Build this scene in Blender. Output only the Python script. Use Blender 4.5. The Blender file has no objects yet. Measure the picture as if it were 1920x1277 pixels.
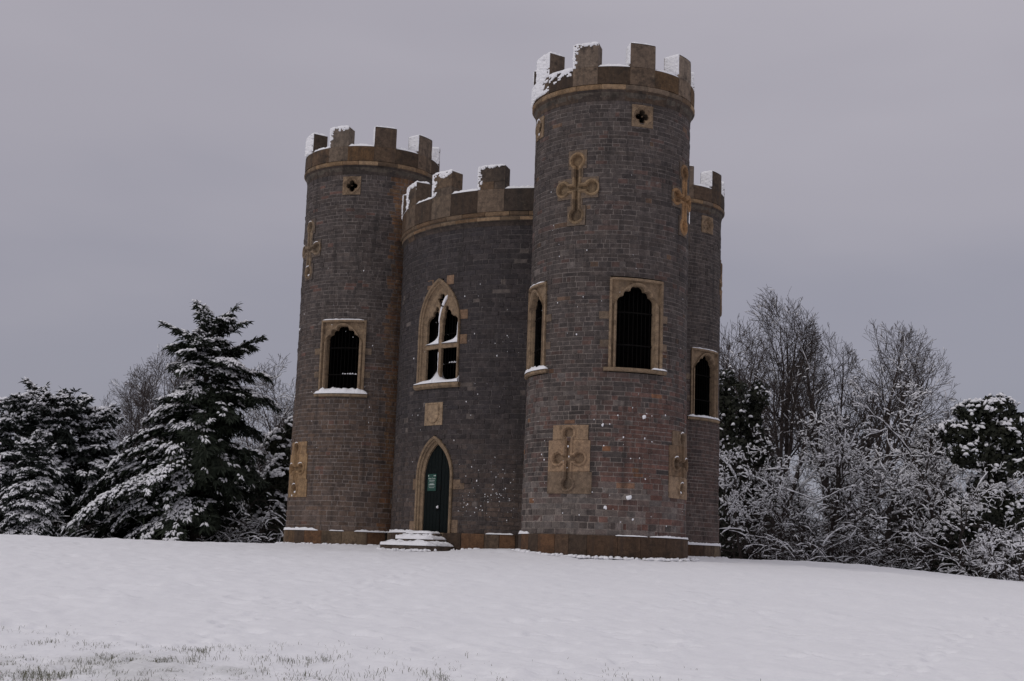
import bpy, math, random
import numpy as np
from mathutils import Vector, Matrix

R_ = math.radians
sc = bpy.context.scene
COL = sc.collection

# ------------------------------------------------------------------ camera
# the eye is the origin, +y looks at the castle, metres
cam_d = bpy.data.cameras.new('camera')
cam = bpy.data.objects.new('camera', cam_d)
COL.objects.link(cam)
cam_d.sensor_width = 36.0
cam_d.lens = 49.06
cam_d.clip_start = 0.1
cam_d.clip_end = 3000
PITCH, ROLL = 0.1543, 0.0346
fw = Vector((0, math.cos(PITCH), math.sin(PITCH)))
up0 = Vector((0, -math.sin(PITCH), math.cos(PITCH)))
rt0 = Vector((1, 0, 0))
rt = math.cos(ROLL) * rt0 + math.sin(ROLL) * up0
up = -math.sin(ROLL) * rt0 + math.cos(ROLL) * up0
cam.matrix_world = Matrix(((rt.x, up.x, -fw.x, 0), (rt.y, up.y, -fw.y, 0), (rt.z, up.z, -fw.z, 0), (0, 0, 0, 1)))
sc.camera = cam

# ------------------------------------------------------------------ overcast daylight
SUN_EL, SUN_AZ = R_(36), R_(232)          # weak sun behind cloud, high, behind the camera to the left
world = bpy.data.worlds.new('World')
sc.world = world
world.use_nodes = True
wn, wl = world.node_tree.nodes, world.node_tree.links
wn.clear()
w_out = wn.new('ShaderNodeOutputWorld')
w_bg = wn.new('ShaderNodeBackground')
w_bg.inputs['Strength'].default_value = 0.1
sky = wn.new('ShaderNodeTexSky')
sky.sky_type = 'NISHITA'
sky.sun_disc = False
sky.sun_elevation = SUN_EL
sky.sun_rotation = SUN_AZ
tc = wn.new('ShaderNodeTexCoord')
sep = wn.new('ShaderNodeSeparateXYZ')
wl.new(tc.outputs['Generated'], sep.inputs[0])
# layered cloud: wide soft bands
mp = wn.new('ShaderNodeMapping')
mp.inputs['Scale'].default_value = (1.6, 1.6, 5.0)
mp.inputs['Location'].default_value = (3.1, 0.4, 0.2)
wl.new(tc.outputs['Generated'], mp.inputs[0])
nz = wn.new('ShaderNodeTexNoise')
nz.inputs['Scale'].default_value = 1.5
nz.inputs['Detail'].default_value = 4
nz.inputs['Roughness'].default_value = 0.45
wl.new(mp.outputs[0], nz.inputs['Vector'])
m1 = wn.new('ShaderNodeMath'); m1.operation = 'MULTIPLY_ADD'
m1.inputs[1].default_value = 0.32; m1.inputs[2].default_value = -0.16
wl.new(nz.outputs['Fac'], m1.inputs[0])
m2 = wn.new('ShaderNodeMath'); m2.operation = 'ADD'
wl.new(sep.outputs['Z'], m2.inputs[0]); wl.new(m1.outputs[0], m2.inputs[1])
ramp = wn.new('ShaderNodeValToRGB')
cr = ramp.color_ramp
cr.interpolation = 'EASE'
SKYC = [(0.0, (0.270, 0.270, 0.325)), (0.14, (0.310, 0.302, 0.358)), (0.30, (0.392, 0.371, 0.418)), (0.45, (0.45, 0.425, 0.47)), (1.0, (0.66, 0.64, 0.67))]
cr.elements[0].position = 0.0
cr.elements[0].color = SKYC[0][1] + (1,)
cr.elements[1].position = 1.0
cr.elements[1].color = SKYC[-1][1] + (1,)
for p_, c_ in SKYC[1:-1]:
    e = cr.elements.new(p_); e.color = c_ + (1,)
wl.new(m2.outputs[0], ramp.inputs[0])
sc10 = wn.new('ShaderNodeVectorMath'); sc10.operation = 'SCALE'
sc10.inputs['Scale'].default_value = 10.0
wl.new(ramp.outputs[0], sc10.inputs[0])
mixw = wn.new('ShaderNodeMix'); mixw.data_type = 'RGBA'
mixw.inputs[0].default_value = 0.93           # cloud cover over the clear sky
wl.new(sky.outputs[0], mixw.inputs[6]); wl.new(sc10.outputs[0], mixw.inputs[7])
wl.new(mixw.outputs[2], w_bg.inputs[0])
wl.new(w_bg.outputs[0], w_out.inputs[0])

sun_d = bpy.data.lights.new('sun', 'SUN')
sun_d.energy = 0.6
sun_d.angle = R_(22)
sun_d.color = (1.0, 0.96, 0.91)
sun = bpy.data.objects.new('sun', sun_d)
COL.objects.link(sun)
sdir = Vector((math.sin(SUN_AZ) * math.cos(SUN_EL), math.cos(SUN_AZ) * math.cos(SUN_EL), math.sin(SUN_EL)))
sun.rotation_euler = sdir.to_track_quat('Z', 'Y').to_euler()
sun.location = sdir * 60

sc.view_settings.view_transform = 'Standard'
sc.view_settings.look = 'None'
sc.view_settings.exposure = 0.0
sc.view_settings.gamma = 1.0
sc.view_settings.use_curve_mapping = False

# ------------------------------------------------------------------ helpers
def tag(o, label=None, cat=None, group=None, kind=None):
    if label: o['label'] = label
    if cat: o['category'] = cat
    if group: o['group'] = group
    if kind: o['kind'] = kind
    return o

def empty(name, loc, label=None, cat=None, group=None):
    o = bpy.data.objects.new(name, None)
    o.empty_display_size = 0.3
    o.location = loc
    COL.objects.link(o)
    return tag(o, label, cat, group)

def _h(ix, iy, seed):
    n = (ix.astype(np.int64) * 374761393 + iy.astype(np.int64) * 668265263 + seed * 1442695041) & 0x7fffffff
    n = ((n ^ (n >> 13)) * 1274126177) & 0x7fffffff
    return ((n ^ (n >> 16)) & 0xffff) / 65535.0

def vnoise(x, y, seed=0):
    x = np.asarray(x, float); y = np.asarray(y, float)
    ix = np.floor(x); iy = np.floor(y)
    fx = x - ix; fy = y - iy
    fx = fx * fx * (3 - 2 * fx); fy = fy * fy * (3 - 2 * fy)
    a = _h(ix, iy, seed); b = _h(ix + 1, iy, seed); c = _h(ix, iy + 1, seed); d = _h(ix + 1, iy + 1, seed)
    return (a * (1 - fx) + b * fx) * (1 - fy) + (c * (1 - fx) + d * fx) * fy - 0.5

def fbm(x, y, seed=0, oct=4):
    s = 0; a = 1.0; f = 1.0
    for k in range(oct):
        s = s + a * vnoise(np.asarray(x) * f, np.asarray(y) * f, seed + 17 * k)
        a *= 0.5; f *= 2.03
    return s

class MB:
    """collects vertices, faces and per-vertex colours, links them as ONE mesh object"""
    def __init__(s):
        s.v = []; s.f = []; s.c = []
        s.n = 0
    def add(s, verts, faces, col=None):
        o = s.n
        s.v.extend(verts); s.n += len(verts)
        s.f.extend([tuple(i + o for i in f) for f in faces])
        s.c.extend([col if col else (1, 1, 1)] * len(verts))
    def grid(s, V, col=None, mask=None, flip=False):
        """V: (n,m,3) array; mask (n-1,m-1) of cells to keep"""
        n, m = V.shape[:2]
        o = s.n
        s.v.extend(map(tuple, V.reshape(-1, 3))); s.n += n * m
        s.c.extend([col if col else (1, 1, 1)] * (n * m))
        for i in range(n - 1):
            for j in range(m - 1):
                if mask is None or mask[i, j]:
                    a = o + i * m + j
                    s.f.append((a, a + m, a + m + 1, a + 1) if flip else (a, a + 1, a + m + 1, a + m))
    def box(s, c, h, ax=None, col=None):
        c = Vector(c)
        X, Y, Z = ax if ax else (Vector((1, 0, 0)), Vector((0, 1, 0)), Vector((0, 0, 1)))
        vs = [tuple(c + X * (h[0] * i) + Y * (h[1] * j) + Z * (h[2] * k)) for i in (-1, 1) for j in (-1, 1) for k in (-1, 1)]
        s.add(vs, [(0, 1, 3, 2), (4, 6, 7, 5), (0, 4, 5, 1), (2, 3, 7, 6), (0, 2, 6, 4), (1, 5, 7, 3)], col)
    def tube(s, pts, rad, k=3, col=None, cap=True):
        pts = [Vector(p) for p in pts]
        n = len(pts)
        vs = []
        for i in range(n):
            d = (pts[min(i + 1, n - 1)] - pts[max(i - 1, 0)])
            if d.length < 1e-9: d = Vector((0, 0, 1))
            d.normalize()
            a = Vector((0, 0, 1)) if abs(d.z) < 0.9 else Vector((1, 0, 0))
            u = d.cross(a).normalized(); w = u.cross(d)
            for q in range(k):
                t = 2 * math.pi * q / k + math.pi / 2
                vs.append(tuple(pts[i] + (u * math.cos(t) + w * math.sin(t)) * rad[i]))
        fs = []
        for i in range(n - 1):
            for q in range(k):
                a = i * k + q; b = i * k + (q + 1) % k
                fs.append((a, b, b + k, a + k))
        if cap and k >= 3:
            fs.append(tuple(range(k - 1, -1, -1))); fs.append(tuple((n - 1) * k + q for q in range(k)))
        s.add(vs, fs, col)
    def build(s, name, mat, parent=None, org=(0, 0, 0), smooth=False, center=False):
        me = bpy.data.meshes.new(name)
        V = np.array(s.v, dtype=np.float64).reshape(-1, 3) if s.v else np.zeros((0, 3))
        loc = np.zeros(3)
        if center and len(V):
            loc = (V.min(0) + V.max(0)) / 2 - np.array(org)
        V = V - np.array(org) - loc
        me.from_pydata(V.tolist(), [], s.f)
        if s.c:
            at = me.color_attributes.new('Col', 'FLOAT_COLOR', 'POINT')
            c4 = np.ones((len(s.c), 4), dtype=np.float32)
            c4[:, :3] = np.array(s.c, dtype=np.float32)
            at.data.foreach_set('color', c4.ravel())
        if smooth:
            me.polygons.foreach_set('use_smooth', [True] * len(me.polygons))
        me.materials.append(mat)
        me.update()
        o = bpy.data.objects.new(name, me)
        o.location = loc
        COL.objects.link(o)
        if parent: o.parent = parent
        else: o.location = Vector(loc) + Vector(org)
        return o

# ------------------------------------------------------------------ materials
def nodes(name):
    m = bpy.data.materials.new(name)
    m.use_nodes = True
    nt = m.node_tree
    b = nt.nodes['Principled BSDF']
    return m, nt, nt.nodes, nt.links, b

def noise_node(nd, lk, scale, detail=4, rough=0.55, vec=None, coord='Object'):
    n = nd.new('ShaderNodeTexNoise')
    n.inputs['Scale'].default_value = scale
    n.inputs['Detail'].default_value = detail
    n.inputs['Roughness'].default_value = rough
    if vec is None:
        g = nd.new('ShaderNodeNewGeometry')
        vec = g.outputs['Position']
    lk.new(vec, n.inputs['Vector'])
    return n

def maprange(nd, lk, src, a, b, c, d):
    m = nd.new('ShaderNodeMapRange')
    m.inputs[1].default_value = a; m.inputs[2].default_value = b
    m.inputs[3].default_value = c; m.inputs[4].default_value = d
    lk.new(src, m.inputs[0])
    return m.outputs[0]

def mixc(nd, lk, fac, a, b, mode='MIX'):
    m = nd.new('ShaderNodeMix'); m.data_type = 'RGBA'; m.blend_type = mode
    for sock, val in ((0, fac), (6, a), (7, b)):
        if hasattr(val, 'links'): lk.new(val, m.inputs[sock])
        elif sock == 0: m.inputs[0].default_value = val
        else: m.inputs[sock].default_value = tuple(val) + (1,)
    return m.outputs[2]

def bump(nd, lk, b, src, strength=0.4, dist=0.02):
    bp = nd.new('ShaderNodeBump')
    bp.inputs['Strength'].default_value = strength
    bp.inputs['Distance'].default_value = dist
    lk.new(src, bp.inputs['Height'])
    lk.new(bp.outputs[0], b.inputs['Normal'])

def stone_mat(name, lichen=(0.035, 0.03, 0.027), lich_amt=0.5, pale=(0.36, 0.34, 0.32), pale_amt=0.25, streak=0.35, ls=1.3):
    """vertex colour is the stone's own colour; grain, lichen, salts and run-off streaks on top"""
    m, nt, nd, lk, b = nodes(name)
    at = nd.new('ShaderNodeAttribute'); at.attribute_name = 'Col'
    g = nd.new('ShaderNodeNewGeometry')
    fine = noise_node(nd, lk, 38, 5, 0.65)
    mid = noise_node(nd, lk, 7.5, 4, 0.6)
    c = mixc(nd, lk, 1.0, at.outputs['Color'], mixc(nd, lk, maprange(nd, lk, fine.outputs['Fac'], 0.3, 0.7, 0, 1), (0.62, 0.62, 0.62), (1.38, 1.36, 1.34)), 'MULTIPLY')
    c = mixc(nd, lk, 1.0, c, mixc(nd, lk, maprange(nd, lk, mid.outputs['Fac'], 0.3, 0.7, 0, 1), (0.7, 0.7, 0.72), (1.3, 1.28, 1.25)), 'MULTIPLY')
    big = noise_node(nd, lk, ls, 6, 0.68)
    c = mixc(nd, lk, maprange(nd, lk, big.outputs['Fac'], 0.52, 0.72, 0, lich_amt), c, lichen)
    # vertical run-off streaks
    mpn = nd.new('ShaderNodeMapping'); mpn.inputs['Scale'].default_value = (3.2, 3.2, 0.22)
    lk.new(g.outputs['Position'], mpn.inputs[0])
    st = noise_node(nd, lk, 1.5, 4, 0.6, mpn.outputs[0])
    c = mixc(nd, lk, maprange(nd, lk, st.outputs['Fac'], 0.5, 0.75, 0, streak), c, (0.03, 0.027, 0.026))
    # pale lime bloom in specks
    sp = noise_node(nd, lk, 5.5, 8, 0.78)
    c = mixc(nd, lk, maprange(nd, lk, sp.outputs['Fac'], 0.60, 0.74, 0, pale_amt), c, pale)
    lk.new(c, b.inputs['Base Color'])
    b.inputs['Roughness'].default_value = 0.9
    b.inputs['Specular IOR Level'].default_value = 0.2
    bump(nd, lk, b, fine.outputs['Fac'], 0.6, 0.012)
    return m

M_STONE = stone_mat('rubble_stone', lich_amt=0.7, streak=0.7, ls=0.8)
M_MORTAR = stone_mat('lime_mortar', lich_amt=0.45, pale_amt=0.1, streak=0.3)
M_ASHLAR = stone_mat('tan_limestone', lichen=(0.085, 0.058, 0.036), lich_amt=0.75, pale=(0.42, 0.36, 0.27), pale_amt=0.3, streak=0.25, ls=3.0)
M_PARAPET = stone_mat('weathered_parapet_stone', lichen=(0.03, 0.025, 0.021), lich_amt=1.0, pale=(0.34, 0.27, 0.18), pale_amt=0.45, streak=0.6, ls=2.6)
M_PLINTH = stone_mat('plinth_stone', lichen=(0.022, 0.018, 0.014), lich_amt=0.75, pale=(0.27, 0.22, 0.16), pale_amt=0.25, streak=0.55, ls=1.6)

def snow_mat(name, grass=False):
    m, nt, nd, lk, b = nodes(name)
    b.inputs['Roughness'].default_value = 0.75
    b.inputs['Specular IOR Level'].default_value = 0.15
    n1 = noise_node(nd, lk, 22, 5, 0.6)
    c = mixc(nd, lk, maprange(nd, lk, n1.outputs['Fac'], 0.35, 0.65, 0, 1), (0.86, 0.86, 0.89), (0.90, 0.90, 0.92))
    if grass:
        at = nd.new('ShaderNodeAttribute'); at.attribute_name = 'Col'
        sx = nd.new('ShaderNodeSeparateColor'); lk.new(at.outputs['Color'], sx.inputs[0])
        g1 = noise_node(nd, lk, 16, 6, 0.75)
        ad = nd.new('ShaderNodeMath'); ad.operation = 'MULTIPLY_ADD'
        lk.new(g1.outputs['Fac'], ad.inputs[0]); ad.inputs[1].default_value = 1.1
        sb = nd.new('ShaderNodeMath'); sb.operation = 'SUBTRACT'
        lk.new(sx.outputs[0], sb.inputs[0]); sb.inputs[1].default_value = 0.62
        lk.new(sb.outputs[0], ad.inputs[2])
        g2 = noise_node(nd, lk, 60, 3, 0.6)
        gc = mixc(nd, lk, g2.outputs['Fac'], (0.10, 0.11, 0.06), (0.20, 0.20, 0.13))
        c = mixc(nd, lk, maprange(nd, lk, ad.outputs[0], 0.42, 1.15, 0, 0.30), c, gc)
    lk.new(c, b.inputs['Base Color'])
    n2 = noise_node(nd, lk, 45, 4, 0.7)
    bump(nd, lk, b, n2.outputs['Fac'], 0.35, 0.015)
    return m
M_SNOW = snow_mat('snow')
M_SNOWG = snow_mat('snow_over_grass', True)

def plain(name, c0, c1, scale=6, rough=0.85, spec=0.2, bs=0.3):
    m, nt, nd, lk, b = nodes(name)
    n = noise_node(nd, lk, scale, 4, 0.6)
    lk.new(mixc(nd, lk, maprange(nd, lk, n.outputs['Fac'], 0.3, 0.7, 0, 1), c0, c1), b.inputs['Base Color'])
    b.inputs['Roughness'].default_value = rough
    b.inputs['Specular IOR Level'].default_value = spec
    if bs: bump(nd, lk, b, n.outputs['Fac'], bs, 0.02)
    return m
M_DOOR = plain('door_paint', (0.006, 0.009, 0.009), (0.010, 0.013, 0.013), 14, 0.8, 0.06, 0.15)
M_IRON = plain('wrought_iron', (0.006, 0.006, 0.006), (0.012, 0.010, 0.009), 20, 0.9, 0.05, 0)
M_SIGN = plain('sign_green', (0.006, 0.050, 0.034), (0.008, 0.060, 0.041), 5, 0.45, 0.4, 0)
M_LETTER = plain('sign_lettering', (0.55, 0.62, 0.58), (0.62, 0.68, 0.64), 5, 0.6, 0.3, 0)
M_BARK = plain('bark', (0.030, 0.024, 0.021), (0.062, 0.050, 0.043), 12, 0.95, 0.1, 0.5)
M_BARKW = plain('winter_twigs', (0.050, 0.041, 0.038), (0.090, 0.074, 0.068), 9, 0.95, 0.1, 0)
M_BARKG = plain('grey_bark', (0.035, 0.028, 0.026), (0.065, 0.053, 0.048), 12, 0.95, 0.1, 0.5)
M_NEEDLE = plain('conifer_needles', (0.012, 0.017, 0.012), (0.030, 0.038, 0.024), 2.5, 0.8, 0.2, 0)
M_YEW = plain('dark_needles', (0.012, 0.016, 0.014), (0.028, 0.034, 0.028), 2.5, 0.8, 0.2, 0)
M_IVY = plain('ivy_leaves', (0.010, 0.013, 0.008), (0.030, 0.032, 0.019), 3, 0.7, 0.25, 0)
M_BRAMBLE = plain('bramble_stems', (0.03, 0.024, 0.022), (0.065, 0.052, 0.047), 8, 0.9, 0.1, 0)
M_GRASS = plain('winter_grass', (0.09, 0.095, 0.065), (0.22, 0.21, 0.15), 9, 0.8, 0.2, 0)
M_DARK = plain('interior_shade_black', (0.010, 0.009, 0.009), (0.018, 0.016, 0.015), 4, 0.95, 0.1, 0)  # near black stands in for the shade behind the openings

# ------------------------------------------------------------------ ground
CTRL = [  # x, y, z (eye level is 0)
    (-60, -80, -4.5), (0, -80, -4.5), (60, -80, -5), (-40, -20, -2.6), (0, -20, -2.5), (40, -20, -3.0), (-15, 0, -1.62), (0, 0, -1.63), (15, 0, -1.85),
    (-5, 11, -1.16), (0, 11, -1.19), (5, 11, -1.24), (-7, 18, -0.86), (0, 18, -0.91), (7, 18, -0.98), (-9, 28, -0.44), (0, 28, -0.50), (9, 28, -0.60), (16, 28, -0.85),
    (-13, 38, -0.06), (-5, 38, -0.10), (0, 37, -0.08), (3, 38.2, 0.05), (0.3, 40.4, 0.22), (-3.2, 43, 0.07), (-5, 47, 0.21), (-8, 49.5, 0.19), (6, 40.5, 0.09), (8.3, 52, 0.22), (1, 48, 0.2),
    (-18, 50, 0.13), (-13, 50, 0.15), (12, 54, 0.24), (13.5, 56, 0.18), (15, 50, -0.02), (18.3, 50, -0.24), (11, 40, -0.12), (15, 40, -0.45), (26, 50, -0.8), (-26, 50, 0.02),
    (-25, 62, -0.35), (-10, 64, -0.35), (0, 66, -0.2), (12, 66, -0.3), (20, 64, -0.75), (30, 70, -1.5), (-30, 90, -1.5), (0, 95, -1.5), (30, 95, -2.2),
    (-90, 60, -1.5), (90, 60, -4.0), (-100, 200, -5), (0, 200, -5), (100, 200, -6), (-150, 0, -4), (150, 0, -6)]
_CP = np.array(CTRL)
def _tps(d2): return 0.5 * d2 * np.log(d2 + 1e-9)
def _fit():
    X = _CP[:, :2] / 20; n = len(X)
    K = _tps(((X[:, None] - X[None]) ** 2).sum(-1)) + np.eye(n) * 0.004
    P = np.c_[np.ones(n), X]
    A = np.block([[K, P], [P.T, np.zeros((3, 3))]])
    return np.linalg.solve(A, np.r_[_CP[:, 2], 0, 0, 0])
_W = _fit()
def ground_z(x, y):
    x = np.asarray(x, float); y = np.asarray(y, float)
    q = np.stack([x, y], -1).reshape(-1, 2) / 20
    out = np.empty(len(q))
    X = _CP[:, :2] / 20
    for a in range(0, len(q), 20000):
        Q = q[a:a + 20000]
        out[a:a + 20000] = _tps(((Q[:, None] - X[None]) ** 2).sum(-1)) @ _W[:-3] + _W[-3] + Q @ _W[-2:]
    return out.reshape(x.shape)
def gz(x, y): return float(ground_z(np.array([x]), np.array([y]))[0])

def grass_amount(x, y):
    """how thin the snow lies: most near the camera on the left"""
    a = np.clip((17.0 - y) / 4.5, 0, 1.1) * np.clip((-0.05 - x / np.maximum(y, 1) * 3.2 + 0.25), 0, 1)
    b = np.clip((13.9 - y) / 3.2, 0, 0.55)
    n = fbm(x * 0.8, y * 0.45, 5, 4)
    return np.clip(np.maximum(a, b) * (0.50 + 1.5 * n), 0, 1)

def build_ground():
    rng = np.random.default_rng(3)
    t = np.concatenate([-np.geomspace(9, 0.37, 26)[:-1], np.linspace(-0.34, 0.34, 410), np.geomspace(0.37, 9, 26)[1:]])
    ys = [-90, -60, -40, -25, -15, -8, -3, 0, 2, 4, 6, 7.5, 8.5, 9.3]
    y = 9.8
    while y < 62:
        ys.append(y); y += 0.034 * (y / 10.0) ** 1.3
    ys += list(np.geomspace(62.3, 700, 50))
    ys = np.array(ys)
    Y, T = np.meshgrid(ys, t, indexing='ij')
    X = T * (np.maximum(Y, 0) + 12)
    Z = ground_z(X, Y)
    fade = np.clip((Y - 5) / 4, 0, 1) * np.clip((90 - Y) / 30, 0, 1)
    det = 0.06 * fbm(X * 0.35, Y * 0.35, 1, 3) + 0.045 * fbm(X * 1.5, Y * 1.0, 2, 3) + 0.030 * fbm(X * 5, Y * 4, 3, 3) + 0.011 * vnoise(X * 20, Y * 16, 4)
    # trodden and wind-scooped hollows
    hol = np.zeros_like(X)
    pts = []
    for k in range(600):
        yy = rng.uniform(10.5, 44) ; xx = rng.uniform(-0.38, 0.38) * (yy + 2)
        pts.append((xx, yy, rng.uniform(0.10, 0.30), rng.uniform(0.06, 0.14), rng.uniform(0.018, 0.05), rng.uniform(-0.5, 0.5)))
    for tr in [((-7, 20), (6, 23)), ((-3.6, 13.5), (-1.2, 38)), ((3, 12.5), (9.5, 26)), ((-9, 27), (3, 31)), ((-4.4, 15.0), (2.5, 16.2))]:
        (xa, ya), (xb, yb) = tr
        n = int(math.hypot(xb - xa, yb - ya) / 0.62)
        dx, dy = xb - xa, yb - ya; L = math.hypot(dx, dy)
        for i in range(n):
            f = i / n
            sd = 0.12 * (-1) ** i
            pts.append((xa + dx * f - dy / L * sd + rng.normal(0, .05), ya + dy * f + dx / L * sd + rng.normal(0, .05), 0.17, 0.085, rng.uniform(.025, .045), math.atan2(dy, dx)))
    for (px, py, a, b, d, an) in pts:
        i0, i1 = np.searchsorted(ys, [py - 2.2 * a, py + 2.2 * a])
        if i1 <= i0: continue
        tt0 = (px - 2.2 * a) / (py + 12); tt1 = (px + 2.2 * a) / (py + 12)
        j0, j1 = np.searchsorted(t, [tt0, tt1])
        if j1 <= j0: continue
        dx = X[i0:i1, j0:j1] - px; dy = Y[i0:i1, j0:j1] - py
        u = dx * math.cos(an) + dy * math.sin(an); v = -dx * math.sin(an) + dy * math.cos(an)
        r2 = (u / a) ** 2 + (v / b) ** 2
        hol[i0:i1, j0:j1] += d * (-np.exp(-r2 * 1.3) + 0.35 * np.exp(-(np.sqrt(r2) - 1.5) ** 2 * 5))
    g = grass_amount(X, Y) * (Y > 8)
    det = det + hol * 1.5 + g * (0.03 * vnoise(X * 9, Y * 7, 8) + 0.02 * vnoise(X * 25, Y * 20, 9))
    Z = Z + det * fade
    mb = MB()
    n, m = X.shape
    me = bpy.data.meshes.new('snowy_ground')
    V = np.stack([X, Y, Z], -1).reshape(-1, 3)
    I = np.arange(n * m).reshape(n, m)
    F = np.stack([I[:-1, :-1], I[:-1, 1:], I[1:, 1:], I[1:, :-1]], -1).reshape(-1, 4)
    me.vertices.add(len(V)); me.vertices.foreach_set('co', V.astype(np.float32).ravel())
    me.loops.add(F.size); me.loops.foreach_set('vertex_index', F.astype(np.int32).ravel())
    me.polygons.add(len(F)); me.polygons.foreach_set('loop_start', np.arange(0, F.size, 4, dtype=np.int32))
    me.polygons.foreach_set('use_smooth', np.ones(len(F), bool))
    me.update(calc_edges=True)
    at = me.color_attributes.new('Col', 'FLOAT_COLOR', 'POINT')
    c4 = np.ones((len(V), 4), np.float32); c4[:, :3] = g.reshape(-1, 1)
    at.data.foreach_set('color', c4.ravel())
    me.materials.append(M_SNOWG)
    o = bpy.data.objects.new('snowy_ground', me)
    COL.objects.link(o)
    o['kind'] = 'structure'
build_ground()

# ------------------------------------------------------------------ castle
class Cyl:
    def __init__(s, x, y):
        s.x, s.y = x, y
        s.a = math.atan2(-y, -x)
    def p(s, th, r, z):
        t = s.a + math.radians(th)
        return (s.x + r * math.cos(t), s.y + r * math.sin(t), z)
    def P(s, TH, RR, Z):
        t = s.a + np.radians(TH)
        return np.stack(np.broadcast_arrays(s.x + RR * np.cos(t), s.y + RR * np.sin(t), Z), -1)
FT, LT, RT = Cyl(2.841, 40.928), Cyl(-5.342, 49.781), Cyl(5.651, 53.149)
CT = Cyl(1.050, 47.952)
RC = 4.94
PL_TOP = 0.69
CORG = (CT.x, CT.y, 0.0)
castle = empty('folly_castle', CORG, 'dark stone folly castle of round crenellated towers around a drum, standing in the snow', 'castle')

def r_tower(z): return 2.395 - 0.042 * (z - 0.69) / 4.5 if z < 5.25 else 2.330
def r_drum(z): return RC
TOW_TOP, DRUM_TOP = 13.10, 10.52

class Hole:
    """opening or ornament outline on a wall: half(z0,z1) -> (s0,s1) metres from its axis, or None"""
    def __init__(s, tc, R, fn): s.tc, s.R, s.fn = tc, R, fn
    def span(s, z0, z1):
        r = s.fn(z0, z1)
        if r is None: return None
        k = 180 / math.pi / s.R
        return (s.tc + r[0] * k, s.tc + r[1] * k)
def rects(*rs):
    def fn(z0, z1):
        zm = (z0 + z1) / 2
        sp = [(a, b) for (a, b, c, d) in rs if z0 > c - 0.015 and z1 < d + 0.015]
        return (min(a for a, b in sp), max(b for a, b in sp)) if sp else None
    return fn
def pointed(hw, zb, zs, za):
    def half(z):
        if z < zs: return hw
        if z > za: return 0
        # two-centred arch: circle through (hw,zs) and (0,za), centre on spring line
        h = za - zs; c = (h * h - hw * hw) / (2 * hw); Rr = hw + c
        return max(0, math.sqrt(max(0, Rr * Rr - (z - zs) ** 2)) - c)
    def fn(z0, z1):
        if z1 < zb or z0 > za: return None
        w = half(max(zb, (z0 + z1) / 2))
        return (-w, w) if w > 0.01 else None
    return fn, half

WZ0, WZ1 = 5.36, 7.90
H_WIN = lambda z0, z1: (-0.80, 0.80) if 5.24 < (z0 + z1) / 2 < 7.88 else None
H_QUAT = rects((-0.335, 0.335, 12.35, 13.02))
UP_SLAB = [(-0.30, 0.30, 11.10, 11.66), (-0.66, 0.66, 10.22, 10.84), (-0.19, 0.19, 9.6, 11.2), (-0.30, 0.30, 9.43, 10.02)]
LOW_SLAB = [(-0.52, 0.58, 3.30, 3.72), (-0.66, 0.64, 2.42, 3.30), (-0.66, 0.70, 1.80, 2.42)]
G_FN, G_HALF = pointed(0.95, 5.43, 7.35, 8.85)
D_FN, D_HALF = pointed(0.82, 0.60, 2.45, 3.72)
GTC, DTC = -43.0, -42.0
holes = {
    'F': [Hole(20.6, 2.33, H_WIN), Hole(-69.4, 2.33, H_WIN), Hole(110.6, 2.33, H_WIN), Hole(21.3, 2.33, H_QUAT), Hole(-68.7, 2.33, H_QUAT),
          Hole(-25.0, 2.33, rects(*UP_SLAB)), Hole(65.0, 2.33, rects(*UP_SLAB)), Hole(-25.4, 2.37, rects(*LOW_SLAB)), Hole(65.0, 2.37, rects(*LOW_SLAB))],
    'L': [Hole(-18.4, 2.33, H_WIN), Hole(-108.4, 2.33, H_WIN), Hole(-17.4, 2.33, H_QUAT), Hole(-107.4, 2.33, H_QUAT),
          Hole(-61.5, 2.33, rects(*UP_SLAB)), Hole(-61.5, 2.37, rects(*LOW_SLAB))],
    'R': [Hole(50.8, 2.33, H_WIN), Hole(49.0, 2.33, H_QUAT), Hole(95, 2.33, rects(*UP_SLAB)), Hole(95, 2.37, rects(*LOW_SLAB))],
    'C': [Hole(GTC, RC, G_FN), Hole(GTC, RC, rects((-1.0, 1.0, 5.26, 5.43))), Hole(DTC, RC, D_FN), Hole(-43.5, RC, rects((-0.42, 0.42, 4.08, 4.82)))],
}

rnd = random.Random(11)
def jit(c, a):
    k = 1 + rnd.uniform(-a, a) * 1.3; t = rnd.uniform(-a, a) * 0.16      # lighter or darker, a touch warmer or cooler
    return (max(0.005, c[0] * k * (1 + t)), max(0.005, c[1] * k), max(0.005, c[2] * k * (1 - t)))
def mix3(a, b, f): return tuple(x + (y - x) * f for x, y in zip(a, b))
GREY = (0.100, 0.084, 0.077); DGREY = (0.068, 0.058, 0.055); RED = (0.155, 0.084, 0.068); BROWN = (0.128, 0.086, 0.062)
LGREY = (0.165, 0.146, 0.135); TAN = (0.235, 0.145, 0.078); ORANGE = (0.22, 0.105, 0.05)

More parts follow.
